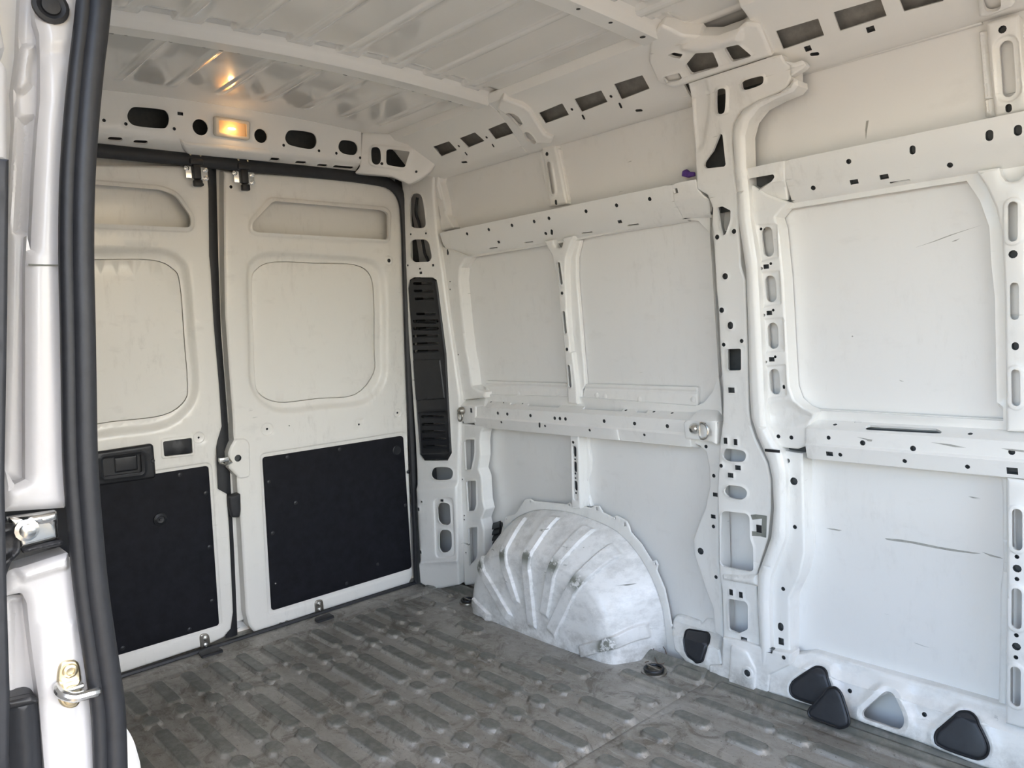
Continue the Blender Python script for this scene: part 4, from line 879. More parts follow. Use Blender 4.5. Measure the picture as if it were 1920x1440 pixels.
fh = [L(PI, 9, [(295, 500), (302, 475), (318, 466), (340, 468), (346, 495), (342, 580), (330, 600), (312, 603), (297, 590)], smooth=True), L(PI, 9, [(430, 455), (432, 435), (455, 420), (520, 402), (542, 402), (546, 420), (540, 442), (505, 460), (455, 475), (436, 472)], smooth=True),
      L(PI, 9, [(312, 708), (326, 712), (343, 872), (335, 882), (240, 892), (226, 880), (232, 858), (275, 800)], 8), L(PI, 9, [(299, 1098), (325, 1092), (369, 1115), (368, 1165), (342, 1240), (328, 1248), (314, 1205)], 6), disc(PI, 9, (298, 1255), .007), disc(PI, 9, (387, 1225), .007),
      disc(PI, 10, (232, 282), .009), disc(PI, 10, (213, 465), .008), slot(PI, 10, (260, 543), (260, 552), .017), disc(PI, 10, (224, 651), .006), disc(PI, 10, (321, 631), .006), L(PI, 10, [(240, 675), (317, 672), (318, 790), (243, 792)], 12), sq(PI, 10, (266, 897), .010, .008), sq(PI, 10, (234, 1170), .006, .009), sq(PI, 10, (288, 1177), .006, .009),
      L(PI, 10, [(217, 1245), (232, 1215), (255, 1213), (320, 1222), (342, 1240), (340, 1270), (318, 1283), (250, 1280), (225, 1268)], smooth=True), L(PI, 11, [(170, 305), (182, 287), (205, 283), (245, 290), (264, 308), (260, 330), (240, 341), (200, 336), (180, 325)], smooth=True),
      disc(PI, 11, (159, 203), .006), sq(PI, 11, (228, 211), .009, .007), sq(PI, 11, (198, 242), .009, .007), L(PI, 11, [(155, 402), (172, 388), (262, 398), (275, 412), (277, 500), (290, 535), (291, 630), (272, 637), (165, 615), (152, 598), (154, 500)], 8),
      L(PI, 11, [(184, 765), (192, 746), (258, 758), (268, 772), (268, 872), (230, 889), (190, 874)], 8), sq(PI, 11, (200, 720), .006, .009), sq(PI, 11, (240, 731), .006, .009), sq(PI, 11, (253, 915), .010, .008)]
pillar = part('pillar', PI, face, fh, [(L(PI, 9, [(150, 450), (230, 420), (250, 520), (240, 640), (215, 780), (180, 800)], 20), 'step', .02, -.008), (L(PI, 9, [(285, 460), (352, 455), (355, 605), (290, 612)], 20), 'step', .005, .003), (L(PI, 9, [(418, 430), (550, 390), (556, 440), (425, 487)], 24), 'step', .005, .003)],
              depth=.06, hdepth=.008, roll=.004, step=.026, lip=.005, mat=M_PAINT)
# long raised rib on its front side, curling forward at the top
PR = PI.shift(-.016)
rib = LL(PR, [(9, [(690, 418), (712, 425), (714, 455), (690, 485), (600, 522), (510, 570), (455, 640), (434, 720), (440, 900), (462, 1160)]), (10, [(392, 200), (412, 560), (428, 900), (440, 1090), (480, 1170), (525, 1240), (545, 1330)]),
              (11, [(415, 330), (412, 500), (352, 660), (345, 760), (352, 960), (350, 1130), (300, 1128), (310, 960), (298, 760), (302, 650), (355, 500), (366, 380), (360, 260), (345, 190), (300, 90)]), (10, [(362, 1050), (352, 900), (345, 600), (332, 250)]), (9, [(398, 1160), (378, 900), (368, 720), (378, 650), (420, 585), (500, 535), (620, 492), (670, 450)])])
part('pillar_rib', PR, rib, [], [], depth=.05, roll=.010, step=.022, parent=wall_right)
# channel with four oval holes beside it
PC = PI.shift(.012)
ch = LL(PC, [(9, [(445, 1010), (462, 1180), (468, 1412)]), (10, [(395, 300), (428, 900), (445, 1100), (470, 1180), (510, 1205), (620, 1215), (660, 1200), (664, 1120), (720, 1020), (650, 995), (600, 950), (575, 880), (556, 560), (542, 300), (514, 20)]), (9, [(600, 1150), (640, 1100), (668, 1070), (560, 1030), (480, 980)])])
ov = []
for z, x, y0, y1, x1 in ((9, 553, 1232, 1328, 562), (10, 466, 310, 392, 473), (10, 480, 565, 645, 484), (10, 489, 815, 892, 494)): ov.append(slot(PC, z, (x, y0), (x1, y1), .032))
hs = ov+[sq(PC, 10, p, .008, .006) for p in ((451, 230), (468, 480), (481, 731))]+[disc(PC, 10, p, .004, 8) for p in ((476, 214), (426, 240), (489, 465), (439, 492), (500, 717), (449, 745), (417, 27))]+[disc(PC, 10, p, .006, 8) for p in ((517, 1147), (587, 1153))]+[slot(PC, 10, (540, 877), (541, 886), .007)]
pads = [(L(PC, 10, q, 8), 'step', .008, -.006) for q in ([(400, 5), (505, 0), (513, 180), (408, 205)], [(412, 262), (520, 255), (528, 430), (425, 450)], [(428, 515), (540, 508), (546, 685), (436, 695)], [(440, 770), (552, 760), (556, 930), (446, 942)])]
part('pillar_channel', PC, ch, hs, pads+[(L(PC, 10, [(450, 1040), (480, 1000), (560, 960), (640, 1010), (690, 1040), (600, 1080), (500, 1080)], 30), 'step', .03, -.012)], depth=.05, hdepth=.006, roll=.004, step=.024, lip=0)
# front flange under the rail
PF = PI.shift(.014)
fl_o = LL(PF, [(11, [(395, 140), (470, 152), (490, 152), (492, 300), (498, 560), (480, 650), (436, 745), (438, 972), (345, 975), (342, 760), (352, 650), (410, 500), (412, 330)])])
part('pillar_flange', PF, fl_o, [disc(PF, 11, (431, 183), .006), disc(PF, 11, (455, 267), .011), disc(PF, 11, (459, 454), .006), disc(PF, 11, (411, 707), .006), slot(PF, 11, (401, 857), (401, 867), .017), sq(PF, 11, (403, 922), .008, .010)], depth=.06, roll=.004)
mesh_obj('tape', *box_data(pt(PR, 10, (486, 1224), .002), (.045, .003, .008), bev=.001), M_BLACK, wall_right)
# bare primer where the paint has come off beside the big opening
pr = L(PI, 11, [(278, 404), (300, 402), (345, 408), (342, 498), (318, 492), (278, 490), (278, 470), (322, 474), (325, 420), (285, 424)], 3)
sheet('primer_patch', pillar, M_PRIMER, PI, pr, step=.03, depth=.0004, roll=0, h0=.0007)
mesh_obj('slot_edge', *box_data(pt(PI, 11, (313, 461), .001), (.016, .002, .022), bev=.0005), M_BLACK, pillar)
# pressed lip across the foot of the pillar, base box with a plugged hole
lip_ = L(PI.shift(-.012), 11, [(158, 650), (230, 655), (300, 650), (306, 700), (255, 690), (160, 672)], 6)
part('pillar_lip', PI.shift(-.012), lip_, depth=.03, roll=.008, mat=M_SILL)
PB = Prof('x', [(1.790, -.02), (1.796, .16)])
bs = L(PB, 11, [(162, 905), (255, 925), (350, 958), (440, 975), (438, 1020), (355, 1060), (350, 1135), (298, 1132), (160, 1088), (105, 1060), (108, 1022), (158, 1020)], 5)
part('pillar_base', PB, bs, [disc(PB, 11, (270, 1048), .010, 12), disc(PB, 11, (413, 988), .006), sq(PB, 11, (350, 959), .012, .006)], [(L(PB, 11, [(200, 935), (262, 960), (300, 1035), (296, 1140), (190, 1110)], 12), 'step', .006, .005), (disc(PB, 11, (270, 1048), .018, 14), 'step', .004, .003)], depth=.05, roll=.004, mat=M_SILL, step=.025)
# wide gusset at the top that joins pillar, roof rail and bow
GS = Prof('x', [(1.775, 1.60), (1.742, 1.700), (1.690, 1.775), (1.625, 1.842), (1.555, 1.882), (1.46, 1.890)])
gso = L(GS, 9, [(0, 135), (60, 160), (110, 188), (190, 195), (300, 190), (410, 150), (440, 122), (515, 130), (585, 300), (140, 445), (60, 470), (-20, 440), (-70, 330), (-60, 200)], 14)
gsh = [L(GS, 9, [(128, 345), (178, 285), (190, 275), (275, 272), (305, 345), (298, 355), (168, 392), (155, 388)], 8), L(GS, 9, [(335, 258), (345, 247), (408, 232), (478, 292), (470, 300), (380, 325), (370, 318)], 8), L(GS, 9, [(35, 290), (70, 275), (115, 285), (100, 308), (70, 305)], 6), L(GS, 9, [(8, 410), (30, 400), (98, 384), (112, 412), (95, 425), (30, 438)], 8)]
part('pillar_gusset', GS, gso, gsh, [(L(GS, 9, [(110, 225), (170, 215), (330, 190), (420, 150), (425, 215), (330, 235), (270, 262), (180, 268), (110, 255)], 16), 'step', .022, .014)], depth=.04, hdepth=.010, roll=.006, step=.022, lip=.005, rimdir=None, mat=M_CLEAN)
# small torn tab at the front end of the gusset
part('gusset_tab', PI.shift(-.005), L(PI.shift(-.005), 9, [(650, 325), (700, 335), (745, 320), (765, 345), (745, 365), (682, 405), (684, 350)], 8), depth=.02, roll=.003)
# ------------------------------------------------------------------ sill below the panels
SL1 = Prof('x', [(1.778, -.012), (1.800, .03), (1.815, .10), (1.86, .125), (1.872, .17)])
s1 = L(SL1, 8, [(1120, 700), (1140, 672), (1160, 672), (1255, 705), (1262, 722), (1290, 690), (1335, 700), (1340, 730), (1372, 765), (1370, 935), (1310, 930), (1300, 965), (1270, 962), (1190, 915), (1160, 880), (1130, 850), (1120, 780)], 8)
cap1 = L(SL1, 8, [(1184, 800), (1192, 760), (1205, 752), (1300, 768), (1309, 785), (1305, 815), (1275, 905), (1245, 912), (1235, 900), (1205, 880), (1190, 850)], 8)
part('sill', SL1, s1, [cap1], [([tuple(p) for p in offset(cap1, -.01)], 'lip', .008, .004)], depth=.03, roll=.005, step=.02, mat=M_SILL)
SL2 = Prof('x', [(1.765, -.012), (1.785, .012), (1.812, .12), (1.845, .150), (1.872, .205)])
top_s = [(440, 975), (485, 970), (530, 964), (556, 970), (800, 1040), (1060, 1112), (1290, 1178), (1480, 1230)]
tri1 = [(250, 430), (262, 395), (290, 365), (410, 292), (440, 284), (475, 292), (497, 325), (525, 410), (535, 470), (520, 520), (480, 540), (390, 520), (290, 485), (258, 460)]
tri2 = [(756, 612), (768, 580), (800, 550), (905, 460), (935, 448), (970, 460), (1000, 500), (1045, 600), (1058, 650), (1052, 690), (1030, 714), (1000, 716), (900, 685), (780, 645)]
tri3 = [(1296, 770), (1310, 735), (1345, 705), (1450, 620), (1485, 608), (1530, 612), (1565, 640), (1610, 720), (1655, 820), (1658, 870), (1640, 905), (1600, 920), (1550, 912), (1400, 862), (1310, 820), (1298, 795)]
t1, t2, t3 = (spl(L(SL2, 14, t), 3) for t in (tri1, tri2, tri3))
so_ = LL(SL2, [(11, top_s), (11, [(1480, 1520), (1280, 1455), (1120, 1390), (860, 1295), (600, 1205), (350, 1130), (352, 1060), (380, 1010)])])
fs = [(L(SL2, 14, [(560, 260), (640, 260), (780, 300), (880, 370), (760, 500), (720, 510), (640, 520), (600, 480), (570, 380)], 40), 'step', .03, -.012), (L(SL2, 14, [(1080, 430), (1160, 430), (1330, 470), (1440, 530), (1310, 690), (1250, 700), (1130, 650), (1090, 560)], 40), 'step', .03, -.012)]
fs += [([tuple(p) for p in offset(t, -.012)], 'lip', .010, .006) for t in (t1, t2, t3)]
part('sill', SL2, so_, [t1, t2, t3, disc(SL2, 14, (652, 447), .006), disc(SL2, 14, (1190, 618), .006)], fs, depth=.03, hdepth=.012, roll=.004, step=.02, mat=M_SILL)
# lower skirt of the last panel (thin seam line)
strip(11, [(440, 955), (1290, 1168), (1290, 1180), (440, 968)], -.006)
# ------------------------------------------------------------------ wheel arch
ARCHW = []
def wear_attr(o, w):
    at = o.data.attributes.new('wear', 'FLOAT', 'POINT'); at.data.foreach_set('value', np.ascontiguousarray(w, dtype=np.float32))
def arch(mirror=False):
    PW = Plane((0, 1.845, 0), (1, 0, 0), (0, 0, 1)); PRg = Plane((0, 1.684, 0), (1, 0, 0), (0, 0, 1))
    Wz = [(.425, -.01), (.430, .10), (.455, .20), (.53, .318), (.60, .372), (.694, .409), (.80, .424), (.905, .426), (1.056, .405), (1.135, .372), (1.195, .32), (1.24, .26), (1.274, .188), (1.288, .11), (1.296, -.01)]
    Rz = [(.478, -.01), (.486, .06), (.508, .125), (.545, .195), (.60, .243), (.69, .272), (.82, .288), (.95, .282), (1.045, .252), (1.118, .208), (1.16, .143), (1.183, .048), (1.186, -.01)]
    def res(l, n):
        q = np.array(spl(l, 10, False)); s = np.concatenate([[0], np.cumsum(np.linalg.norm(np.diff(q, axis=0), axis=1))]); t = np.linspace(0, s[-1], n)
        return np.stack([np.interp(t, s, q[:, 0]), np.interp(t, s, q[:, 1])], 1)
    N = 460; Wp = res(Wz, N); Rp = res(Rz, N)
    O = np.array((.85, 1.666, -.09))
    W3 = np.stack([Wp[:, 0], np.full(N, 1.852), Wp[:, 1]], 1); R3 = np.stack([Rp[:, 0], np.full(N, 1.682), Rp[:, 1]], 1)
    # push the ridge outwards so that the rounded corner passes through the measured line
    K = R3+(R3-O)*.022; K[:, 1] = 1.674
    ss = np.concatenate([np.linspace(0, .30, 24)[:-1], np.linspace(.30, .62, 40)[:-1], np.linspace(.62, 1.0, 44)])
    # rib list: (position along the arch, width, s where it starts, s where it ends)
    def tpos(p):
        u, v = PRg.hit(zp(8, p)); return int(np.argmin((Rp[:, 0]-u)**2+(Rp[:, 1]-v)**2))/(N-1)
    ribs = [(tpos(a), w, s0, s1) for a, w, s0, s1 in (((133, 600), .020, .5, .69), ((178, 440), .021, .34, .80), ((282, 372), .018, .10, .755), ((402, 388), .021, .08, .85), ((535, 428), .021, .08, .775), ((640, 525), .024, .10, .825), ((795, 815), .022, .12, .71))]
    T = np.linspace(0, 1, N); V = np.zeros((len(ss), N, 3)); 
    arcl = np.sum(np.linalg.norm(np.diff(R3, axis=0), axis=1))
    for i, s in enumerate(ss):
        a = .5
        if s < .36: k = s/.36; P = W3+(K-W3)*(k*.86)+np.array((0, 0, 1))*.012*math.sin(math.pi*k)
        elif s > .60: k = (s-.60)/.40; P = K+(O-K)*(.13+.87*k); 
        else:
            k = (s-.36)/.24; p1 = W3+(K-W3)*.86; p2 = K+(O-K)*.13
            P = p1*(1-k)**2+K*2*k*(1-k)+p2*k*k
        V[i] = P
    # normals by finite differences
    dt = np.gradient(V, axis=1); ds = np.gradient(V, axis=0); n = np.cross(ds, dt); n /= (np.linalg.norm(n, axis=2)[..., None]+1e-9)
    if n[30, N//2, 2] < 0: n = -n
    h = np.zeros((len(ss), N)); S_ = ss[:, None]
    for t0, w, s0, s1 in ribs:
        wt = w/arcl*np.clip(1.0+0*S_, 0, 2)
        # constant metric width: towards the fan centre a column is narrower
        scale = np.where(S_ > .60, np.clip((1-(.13+.87*(S_-.60)/.40)), .12, 1), 1.0)
        d = np.abs(T[None, :]-t0)*arcl*scale
        along = np.minimum((S_-s0)/.03, (s1-S_)/.02)
        h = np.maximum(h, .0120*sst((w-d)/.0045)*sst(along+.2))
    V = V+n*h[..., None]
    crest = sst((h-.004)/.004)*np.exp(-((S_-.48)/.085)**2)+np.exp(-((T[None, :]-.93)/.02)**2)*np.exp(-((S_-.50)/.10)**2)+.15*np.exp(-((S_-.48)/.02)**2)
    ARCHW.append(np.clip(crest, 0, 1).ravel())
    M = len(ss); F = []
    for i in range(M-1):
        for j in range(N-1): F.append((i*N+j, i*N+j+1, (i+1)*N+j+1, (i+1)*N+j))
    V = V.reshape(-1, 3)
    # foot flange on the floor
    if not mirror:
        fo = L(PW, 8, [(262, 275), (275, 215), (290, 183), (305, 180), (335, 172), (365, 125), (385, 97), (412, 95), (425, 106), (590, 122), (605, 112), (622, 124), (712, 140), (730, 128), (755, 131), (772, 162), (820, 186), (838, 178), (860, 188), (892, 208), (906, 235), (912, 262), (965, 322), (1018, 408), (1038, 402), (1049, 425), (1042, 452), (1082, 545), (1102, 640), (1116, 722), (1132, 736), (1134, 756), (1124, 775), (1142, 810), (1180, 905)])
        inn = [(p[0], p[1]) for p in Wp[::8]]
        lo = fo+[(1.302, -.01), (1.29, -.01)]+[p for p in inn[::-1] if p[1] > .0 and p[0] > .50]
        fh_ = [disc(PW, 8, p, .005, 8) for p in ((412, 108), (606, 124), (835, 192), (1036, 418), (1124, 740), (277, 235), (293, 193))]+[sq(PW, 8, p, .007, .007) for p in ((743, 143), (884, 222))]
        fv, ff = sheet_data(PW, lo, fh_, [], step=.02, depth=.004, hdepth=.004, roll=.002, h0=.0, cup=False)
        return V, F, fv, ff
    V[:, 1] = 1.87-V[:, 1]; return V, F, None, None
V, F, fv, ff = arch()
wa = mesh_obj('wheel_arch', V, F, M_ARCH, wall_right, 50)
wear_attr(wa, ARCHW[0])
mesh_obj('arch_flange', fv, ff, M_PAINT, wa)
# ------------------------------------------------------------------ plastic covers of the sill openings
def cover(S, loop, label, h0=.004, grp='black sill covers', inset=.0):
    lp = [tuple(p) for p in offset(loop, inset)]; c = np.mean(np.array(lp), 0); low = min(p[1] for p in lp)
    b = S.pos(np.array([c[0]]), np.array([low]), np.array([h0]))[0]
    t = thing('sill_cover', b, label, 'cover', grp)
    sheet('cover_plate', t, M_CAP, S, lp, step=.03, depth=.006, roll=.006, h0=h0)
    rim = [S.pos(np.array([p[0]]), np.array([p[1]]), np.array([h0-.004]))[0] for p in lp]
    mesh_obj('rim', *tube_data(rim, .0032, 6, closed=True), M_BLACK, t)
    return t
cover(SL1, cap1, 'black trapezoid plastic cover in the sill just in front of the wheel arch', .008, inset=-.001)
cover(SL2, t1, 'black rounded triangular cover fitted in the sill opening, partly behind a loose one', .010, inset=-.003)
cover(SL2, t3, 'black rounded triangular cover in the sill opening nearest the camera', .010, inset=-.003)
# the loose cover leans against the sill, its foot on the floor
LC = Plane((1.88, 1.742, .012), (1, .0, 0), (0, .26, 1))
loose = [(368, 600), (378, 570), (410, 540), (500, 435), (530, 420), (565, 420), (600, 455), (625, 520), (655, 620), (662, 665), (650, 695), (600, 712), (560, 700), (450, 660), (385, 632)]
ll = spl(L(LC, 14, loose), 3)
tl_ = cover(LC, ll, 'loose black triangular cover leaning on the sill with its foot on the floor', .004)
# ------------------------------------------------------------------ lashing eyes
def ring_path(c, U, Vv, rx, ry, n=28): return [np.array(c)+np.array(U)*math.cos(2*math.pi*k/n)*rx+np.array(Vv)*math.sin(2*math.pi*k/n)*ry for k in range(n)]
def lash(S, z, pb, pr, label, r=.017, flip=1, mat=None):
    mat = mat or M_CHROME
    cb = pt(S, z, pb, .002); cr = pt(S, z, pr, .010)
    t = thing('lashing_ring', cb, label, 'tie ring', 'side wall lashing rings')
    mesh_obj('mount', *lathe_data(cb, (0, -1, 0), [(.017, 0), (.017, .004), (.015, .012), (.010, .018), (.0005, .020)], 18), mat, t)
    P = [cr+np.array((math.cos(a)*r, -.004, math.sin(a)*r*1.15)) for a in np.linspace(-math.pi*.5, math.pi*.5, 14)]
    P += [cr+np.array((-.004, -.004, r*1.15)), cr+np.array((-.008, -.004, r*.7)), cr+np.array((-.008, -.004, -r*.7)), cr+np.array((-.004, -.004, -r*1.15))]
    mesh_obj('ring', *tube_data(P, .0038, 8, closed=True), mat, t)
lash(BR.shift(-.003), 7, (1510, 470), (1560, 480), 'bright zinc lashing ring on the middle rail beside the wide pillar', .021)
lash(BR.shift(-.003), 7, (252, 374), (250, 402), 'dull lashing ring at the rear end of the middle rail beside the vent', .017, mat=M_STEEL)
def floor_ring(z, p, r, label, wire=False):
    c = pt(Plane((0, 0, .004), (1, 0, 0), (0, 1, 0)), z, p)
    t = thing('floor_ring', c, label, 'tie ring', 'floor lashing rings')
    mesh_obj('cup', *lathe_data(c, (0, 0, 1), [(r*1.15, -.003), (r*1.12, .002), (r*.85, .003), (r*.75, -.001), (.0005, -.001)], 20), M_STEEL, t)
    mesh_obj('ring', *tube_data([q+np.array((0, 0, .008)) for q in ring_path(c, (1, 0, 0), (0, 1, 0), r*.8, r*.8)], .0045, 8, closed=True), M_BLACK, t)
    mesh_obj('hinge', *tube_data([c+np.array((-r*.8, r*.1, .009)), c+np.array((r*.8, -.1*r, .009))], .004, 8), M_STEEL, t)
    return c
fc = floor_ring(8, (1030, 955), .036, 'dark lashing ring lying in the floor in front of the wheel arch')
floor_ring(8, (98, 608), .030, 'small dark lashing ring in the floor behind the wheel arch')
wp = [pt(Plane((0, 0, .004), (1, 0, 0), (0, 1, 0)), 8, p)+np.array((0, 0, zz)) for p, zz in (((985, 915), .002), ((1030, 900), .006), ((1060, 870), .03), ((1090, 900), .03), ((1085, 930), .012), ((1045, 925), .008), ((1030, 890), .03), ((1040, 870), .04))]
w = mesh_obj('wire_scrap', *tube_data(spl(wp, 6, False), .0013, 6), M_WIRE, None); tag(w, 'thin loop of reddish wire lying beside the floor lashing ring', 'wire')
# ------------------------------------------------------------------ black ribbed vent flap behind the wheel arch
vf = thing('vent_flap', (.46, 1.862, .20), 'black ribbed air vent flap half hidden behind the wheel arch', 'vent')
VF = SK.shift(-.006)
mesh_obj('flap_frame', *sheet_data(VF, L(VF, 7, [(372, 1000), (462, 975), (480, 1120), (380, 1115)], 8), step=.03, depth=.01, roll=.003, h0=.004), M_BLACK, vf)
for k in range(4):
    a = pt(VF, 7, (384+k*-1, 1010+k*31), .012); b = pt(VF, 7, (468, 982+k*31), .014)
    mesh_obj('flap', *join([tube_data([a, b], .011, 8, flat=((0, -1, .6), .014, .004))]), M_BLACK, vf)
# ------------------------------------------------------------------ purple cloth scrap on the upper rail
pc = Plane((1.45, 1.79, 1.515), (1, -.2, 0), (0, .15, 1))
rag = [(1432, 490), (1438, 462), (1462, 452), (1478, 468), (1500, 466), (1502, 488), (1468, 498)]
r_ = sheet('cloth_scrap', None, M_PURPLE, pc, L(pc, 6, rag, 5), [], [(L(pc, 6, [(1450, 470), (1480, 470), (1475, 490), (1450, 488)]), 'lip', .008, .006)], step=.008, depth=.004, roll=.002, back=True)
tag(r_, 'small purple cloth scrap stuck behind the upper rail at the wide pillar', 'cloth')
# ------------------------------------------------------------------ near side: wall, door pillar, seal, sliding door
XD0, XD1 = 1.62, 2.98
wl_o = [(-3.15, -.30), (.06, -.30), (.06, 1.93), (-3.15, 1.93)]
wall_left = sheet('wall_left', None, M_PAINT, Plane((0, .006, 0), (-1, 0, 0), (0, 0, 1)), wl_o, [rnd([(-XD1, -.05), (-XD0, -.05), (-XD0, 1.74), (-XD1, 1.74)], .06)], step=.15, depth=.004, hdepth=.02, roll=0)
tag(wall_left, 'white near side wall of the van with the open sliding door doorway', 'wall', kind='structure')
# inner skin of the near side (seen from other positions only)
sheet('inner_panel', wall_left, M_PAINT, Plane((0, .07, 0), (-1, 0, 0), (0, 0, 1)), rnd([(-1.55, .02), (-.05, .02), (-.05, 1.72), (-1.55, 1.72)], .05), [rnd([(-1.45, .85), (-.95, .85), (-.95, 1.4), (-1.45, 1.4)], .06), rnd([(-.85, .85), (-.3, .85), (-.3, 1.4), (-.85, 1.4)], .06)], step=.1, depth=.05, hdepth=.05)
Vm, Fm, _, _ = arch(True)
mesh_obj('wheel_arch', Vm, [f[::-1] for f in Fm], M_ARCH, wall_left, 50)
# door pillar: faces the front of the van
JX = 1.66
JP = Plane((JX, 0, 0), (0, 1, 0), (0, 0, 1))
jf = LL(JP, [(1, [(195, -60), (215, -800), (520, -800), (460, -60), (430, 250), (395, 500), (365, 800), (352, 1200), (350, 1440)]), (2, [(355, 600), (375, 1100), (385, 1440)]), (3, [(340, 150), (318, 190), (20, 210)]), (3, [(20, 60), (30, 0)]), (2, [(90, 1410), (150, 1380), (150, 900), (150, 170), (160, 0)]), (1, [(180, 1400), (200, 1000), (220, 700), (235, 560), (235, 300), (230, 180), (205, 100)])])
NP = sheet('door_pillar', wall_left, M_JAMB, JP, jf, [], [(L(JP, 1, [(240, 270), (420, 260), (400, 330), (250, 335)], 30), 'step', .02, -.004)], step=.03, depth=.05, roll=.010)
c = pt(JP, 1, (282, 40), .001); mesh_obj('grommet', *lathe_data(c, (1, 0, 0), [(.022, 0), (.0215, .004), (.017, .006), (.012, .003), (.011, .006), (.0005, .007)], 22), M_RUB, NP)
# joint line across the pillar
mesh_obj('joint', *tube_data([pt(JP, 2, (160, 168), .0005), pt(JP, 2, (250, 172), .0008), pt(JP, 2, (345, 172), .0005)], .0012, 6), M_PRIMER, NP)
# lower half of the pillar with the striker
jl = L(JP, 3, [(75, 480), (110, 470), (330, 400), (352, 480), (380, 720), (420, 950), (450, 1150), (470, 1480), (475, 2300), (250, 2300), (220, 1480), (190, 1100), (170, 950), (150, 800), (135, 650), (110, 600), (20, 620), (40, 500)], 14)
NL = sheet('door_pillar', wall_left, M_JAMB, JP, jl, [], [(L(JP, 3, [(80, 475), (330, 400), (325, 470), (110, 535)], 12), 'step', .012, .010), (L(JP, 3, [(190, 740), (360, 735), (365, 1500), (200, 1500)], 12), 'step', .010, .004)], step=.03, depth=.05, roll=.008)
# pinkish white outer flange left of it, stepping down behind
JB = Plane((JX-.03, 0, 0), (0, 1, 0), (0, 0, 1))
ob = LL(JB, [(1, [(120, -60), (130, -800), (225, -800), (200, -60), (215, 150), (235, 300), (235, 700), (205, 1000), (180, 1440)]), (2, [(155, 600), (150, 1300), (170, 1440)]), (3, [(40, 40), (20, 200), (-10, 210), (-10, 40)]), (2, [(10, 1400), (35, 600), (45, 0)]), (1, [(40, 1300), (85, 700), (75, 500), (105, 280), (110, 100)])])
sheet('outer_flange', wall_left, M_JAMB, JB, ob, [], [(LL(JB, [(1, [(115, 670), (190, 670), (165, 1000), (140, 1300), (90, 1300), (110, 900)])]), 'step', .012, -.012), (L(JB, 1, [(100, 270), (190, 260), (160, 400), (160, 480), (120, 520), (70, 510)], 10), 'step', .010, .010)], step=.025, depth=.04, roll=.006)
ob2 = L(JB, 3, [(20, 625), (60, 610), (115, 610), (150, 800), (180, 1000), (200, 1200), (230, 1480), (240, 2300), (80, 2300), (60, 1480), (50, 1000), (30, 800)], 8)
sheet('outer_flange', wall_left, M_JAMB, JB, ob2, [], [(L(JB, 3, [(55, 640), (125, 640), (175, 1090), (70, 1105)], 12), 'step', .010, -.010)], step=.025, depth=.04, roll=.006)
# black double seal round the doorway
JS = Plane((JX+.012, 0, 0), (0, 1, 0), (0, 0, 1))
sc_ = [(590, -800, 1), (555, -400, 1), (525, -60, 1), (505, 150, 1), (475, 400, 1), (445, 720, 1), (425, 1050, 1), (420, 1430, 1), (428, 500, 2), (435, 900, 2), (440, 1200, 2), (385, 60, 3), (400, 250, 3), (425, 520, 3), (455, 750, 3), (490, 980, 3), (515, 1180, 3), (525, 1480, 3), (528, 1900, 3), (528, 2300, 3)]
def seal(off_px, r, name, hh):
    P = [pt(JS, z, (x+off_px*(1 if z < 3 else .857), y), hh) for x, y, z in sc_]
    return tube_data(spl(P, 6, False), r, 12)
ds = mesh_obj('doorway_seal', *join([seal(-46, .0105, 'a', .004), seal(-10, .0085, 'c', -.002), seal(36, .0145, 'b', .006)]), M_RUB, wall_left)
# cream inner pillar trim that shows beside the foot of the seal
IN = Plane((1.50, .135, 0), (-1, -.25, 0), (0, 0, 1))
IQ = Plane((1.52, 0, 0), (0, 1, 0), (0, 0, 1))
sheet('inner_pillar', wall_left, M_PAINT, IQ, spl(L(IQ, 3, [(560, 1150), (590, 1215), (640, 1290), (668, 1360), (685, 1480), (560, 1500)]), 4), [], [], step=.02, depth=.05, roll=.012)
sheet('inner_pillar', wall_left, M_PAINT, Plane((1.60, 0, 0), (0, 1, 0), (0, 0, 1)), [(.0, .0), (.10, .0), (.10, 1.74), (.0, 1.74)], step=.08, depth=.10, roll=.01)
# track slot behind the roller
TR = Plane((JX-.045, 0, 0), (0, 1, 0), (0, 0, 1))
sheet('track_slot', wall_left, M_BLACK, TR, L(TR, 3, [(-20, 190), (330, 180), (345, 420), (-20, 520)], 6), step=.05, depth=.01, roll=0)
# ------------------------------------------------------------------ striker
ST = JP.off(.006)
sb = pt(ST, 3, (330, 1050))
st_ = thing('door_striker', sb, 'yellow zinc door striker plate with two bolts on the door pillar', 'striker')
sheet('striker_plate', st_, M_ZINC, ST, L(ST, 3, [(275, 1000), (290, 940), (330, 920), (375, 930), (390, 1000), (392, 1080), (375, 1135), (335, 1150), (290, 1130), (278, 1080)], smooth=True), step=.02, depth=.004, roll=.002, h0=.003)
for p in ((335, 968), (342, 1100)):
    mesh_obj('bolt', *lathe_data(pt(ST, 3, p, .003), (1, 0, 0), [(.0095, 0), (.009, .003), (.0065, .0045), (.005, .0045), (.0045, .0015), (.0005, .001)], 18), M_ZINC, st_)
lo_ = [pt(ST, 3, (275, 1040), .004), pt(ST, 3, (280, 1058), .022), pt(ST, 3, (330, 1065), .030), pt(ST, 3, (400, 1050), .030), pt(ST, 3, (440, 1045), .026), pt(ST, 3, (445, 1060), .010)]
mesh_obj('striker_loop', *tube_data(spl(lo_, 5, False), .0065, 10), M_CHROME, st_)
mesh_obj('striker_loop', *box_data(pt(ST, 3, (335, 1035), .012), (.022, .026, .006), bev=.002), M_CHROME, st_)
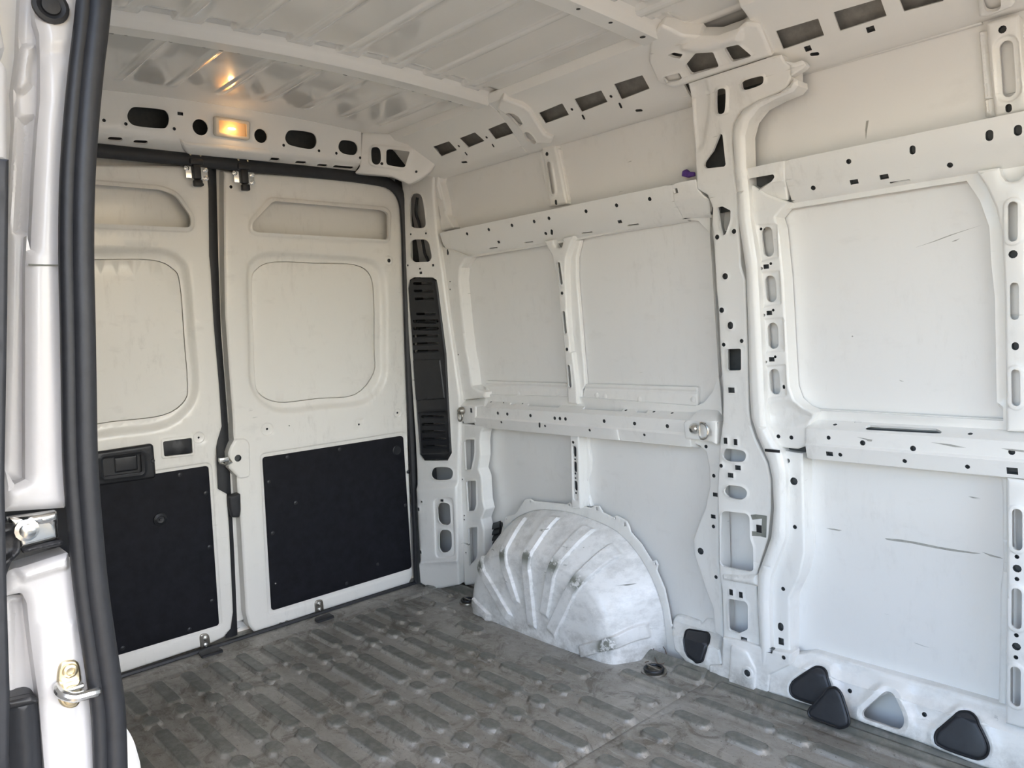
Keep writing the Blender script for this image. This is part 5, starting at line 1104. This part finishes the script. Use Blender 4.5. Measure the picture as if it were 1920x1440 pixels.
# ------------------------------------------------------------------ roller carriage of the sliding door
RC = JP.off(.015)
rc0 = pt(RC, 3, (150, 300))
rc = thing('roller_carriage', rc0, 'roller carriage with zinc plate and black arm in the door track', 'door carriage')
sheet('carriage_plate', rc, M_CHROME, RC, L(RC, 3, [(40, 235), (275, 200), (285, 335), (100, 385), (60, 300)], 10), [], [(L(RC, 3, [(120, 220), (275, 195), (278, 245), (125, 262)], 4), 'step', .006, .006)], step=.03, depth=.012, roll=.004)
mesh_obj('bolt', *lathe_data(pt(RC, 3, (125, 290), .004), (1, 0, 0), [(.014, 0), (.014, .003), (.009, .004), (.009, .012), (.004, .014), (.0005, .014)], 14), M_CHROME, rc)
sheet('arm', rc, M_BLACK, RC, L(RC, 3, [(-40, 270), (60, 258), (95, 300), (98, 400), (50, 450), (25, 520), (-40, 640)], 14), [], [(L(RC, 3, [(-40, 330), (60, 300), (80, 320), (80, 390), (20, 430), (-40, 480)], 14), 'step', .010, -.008)], step=.025, depth=.02, roll=.006, h0=.008)
sheet('arm_rail', rc, M_BLACK, RC, L(RC, 3, [(100, 382), (285, 340), (305, 345), (300, 365), (110, 405)], 8), step=.03, depth=.015, roll=.004, h0=.004)
# ------------------------------------------------------------------ black plastic cover at the foot of the pillar
BC = JP.off(.0)
bcov = thing('step_cover', pt(BC, 3, (100, 1430)), 'scuffed black plastic cover at the foot of the door pillar', 'cover')
sheet('cover_body', bcov, M_CAP, BC, L(BC, 3, [(30, 1118), (150, 1092), (185, 1105), (200, 1200), (215, 1500), (60, 1500)], 16), step=.03, depth=.03, roll=.012)
sheet('cover_lip', bcov, M_BLACK, BC.off(.004), L(BC, 3, [(32, 1118), (150, 1092), (185, 1105), (180, 1125), (36, 1158)], 8), step=.03, depth=.01, roll=.003)
# ------------------------------------------------------------------ opened sliding door outside
sd_ = thing('sliding_door', (1.1, -.09, -.25), 'white sliding door pushed open along the outside of the van', 'door')
ED = Plane((1.844, 0, 0), (0, 1, 0), (0, 0, 1))
ep = sorted([ED.hit(q) for q in ((20, 100), (20, 300), (17, 600), (12, 900), (16, 1100), (22, 1300), (20, 1440))], key=lambda q: q[1])
ep = [(ep[0][0]-.05, -.25)]+ep+[(ep[-1][0]-.02, 1.70)]
DPn = Prof('x', ep, -1)                                # the door follows the curved flank of the van
dv = DPn.vz
dl = rnd([(1.842, 0), (.50, 0), (.50, DPn.cum[-1]), (1.842, DPn.cum[-1])], .06)
wl_ = rnd([(1.79, dv(.86)), (.58, dv(.86)), (.58, dv(1.38)), (1.79, dv(1.38))], .05)
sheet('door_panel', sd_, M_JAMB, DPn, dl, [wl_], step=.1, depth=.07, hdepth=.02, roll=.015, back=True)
sheet('window_glass', sd_, M_GLASS, DPn, [tuple(p) for p in offset(wl_, -.004)], step=.15, depth=.006, roll=0, h0=-.066, back=True)
en = [q for q in ep if .30 < q[1] < 1.40]
sheet('edge_seal', sd_, M_RUB, ED, [(y-.055, z) for y, z in en]+[(y-.002, z) for y, z in en[::-1]], step=.05, depth=.006, roll=.003, h0=.004)
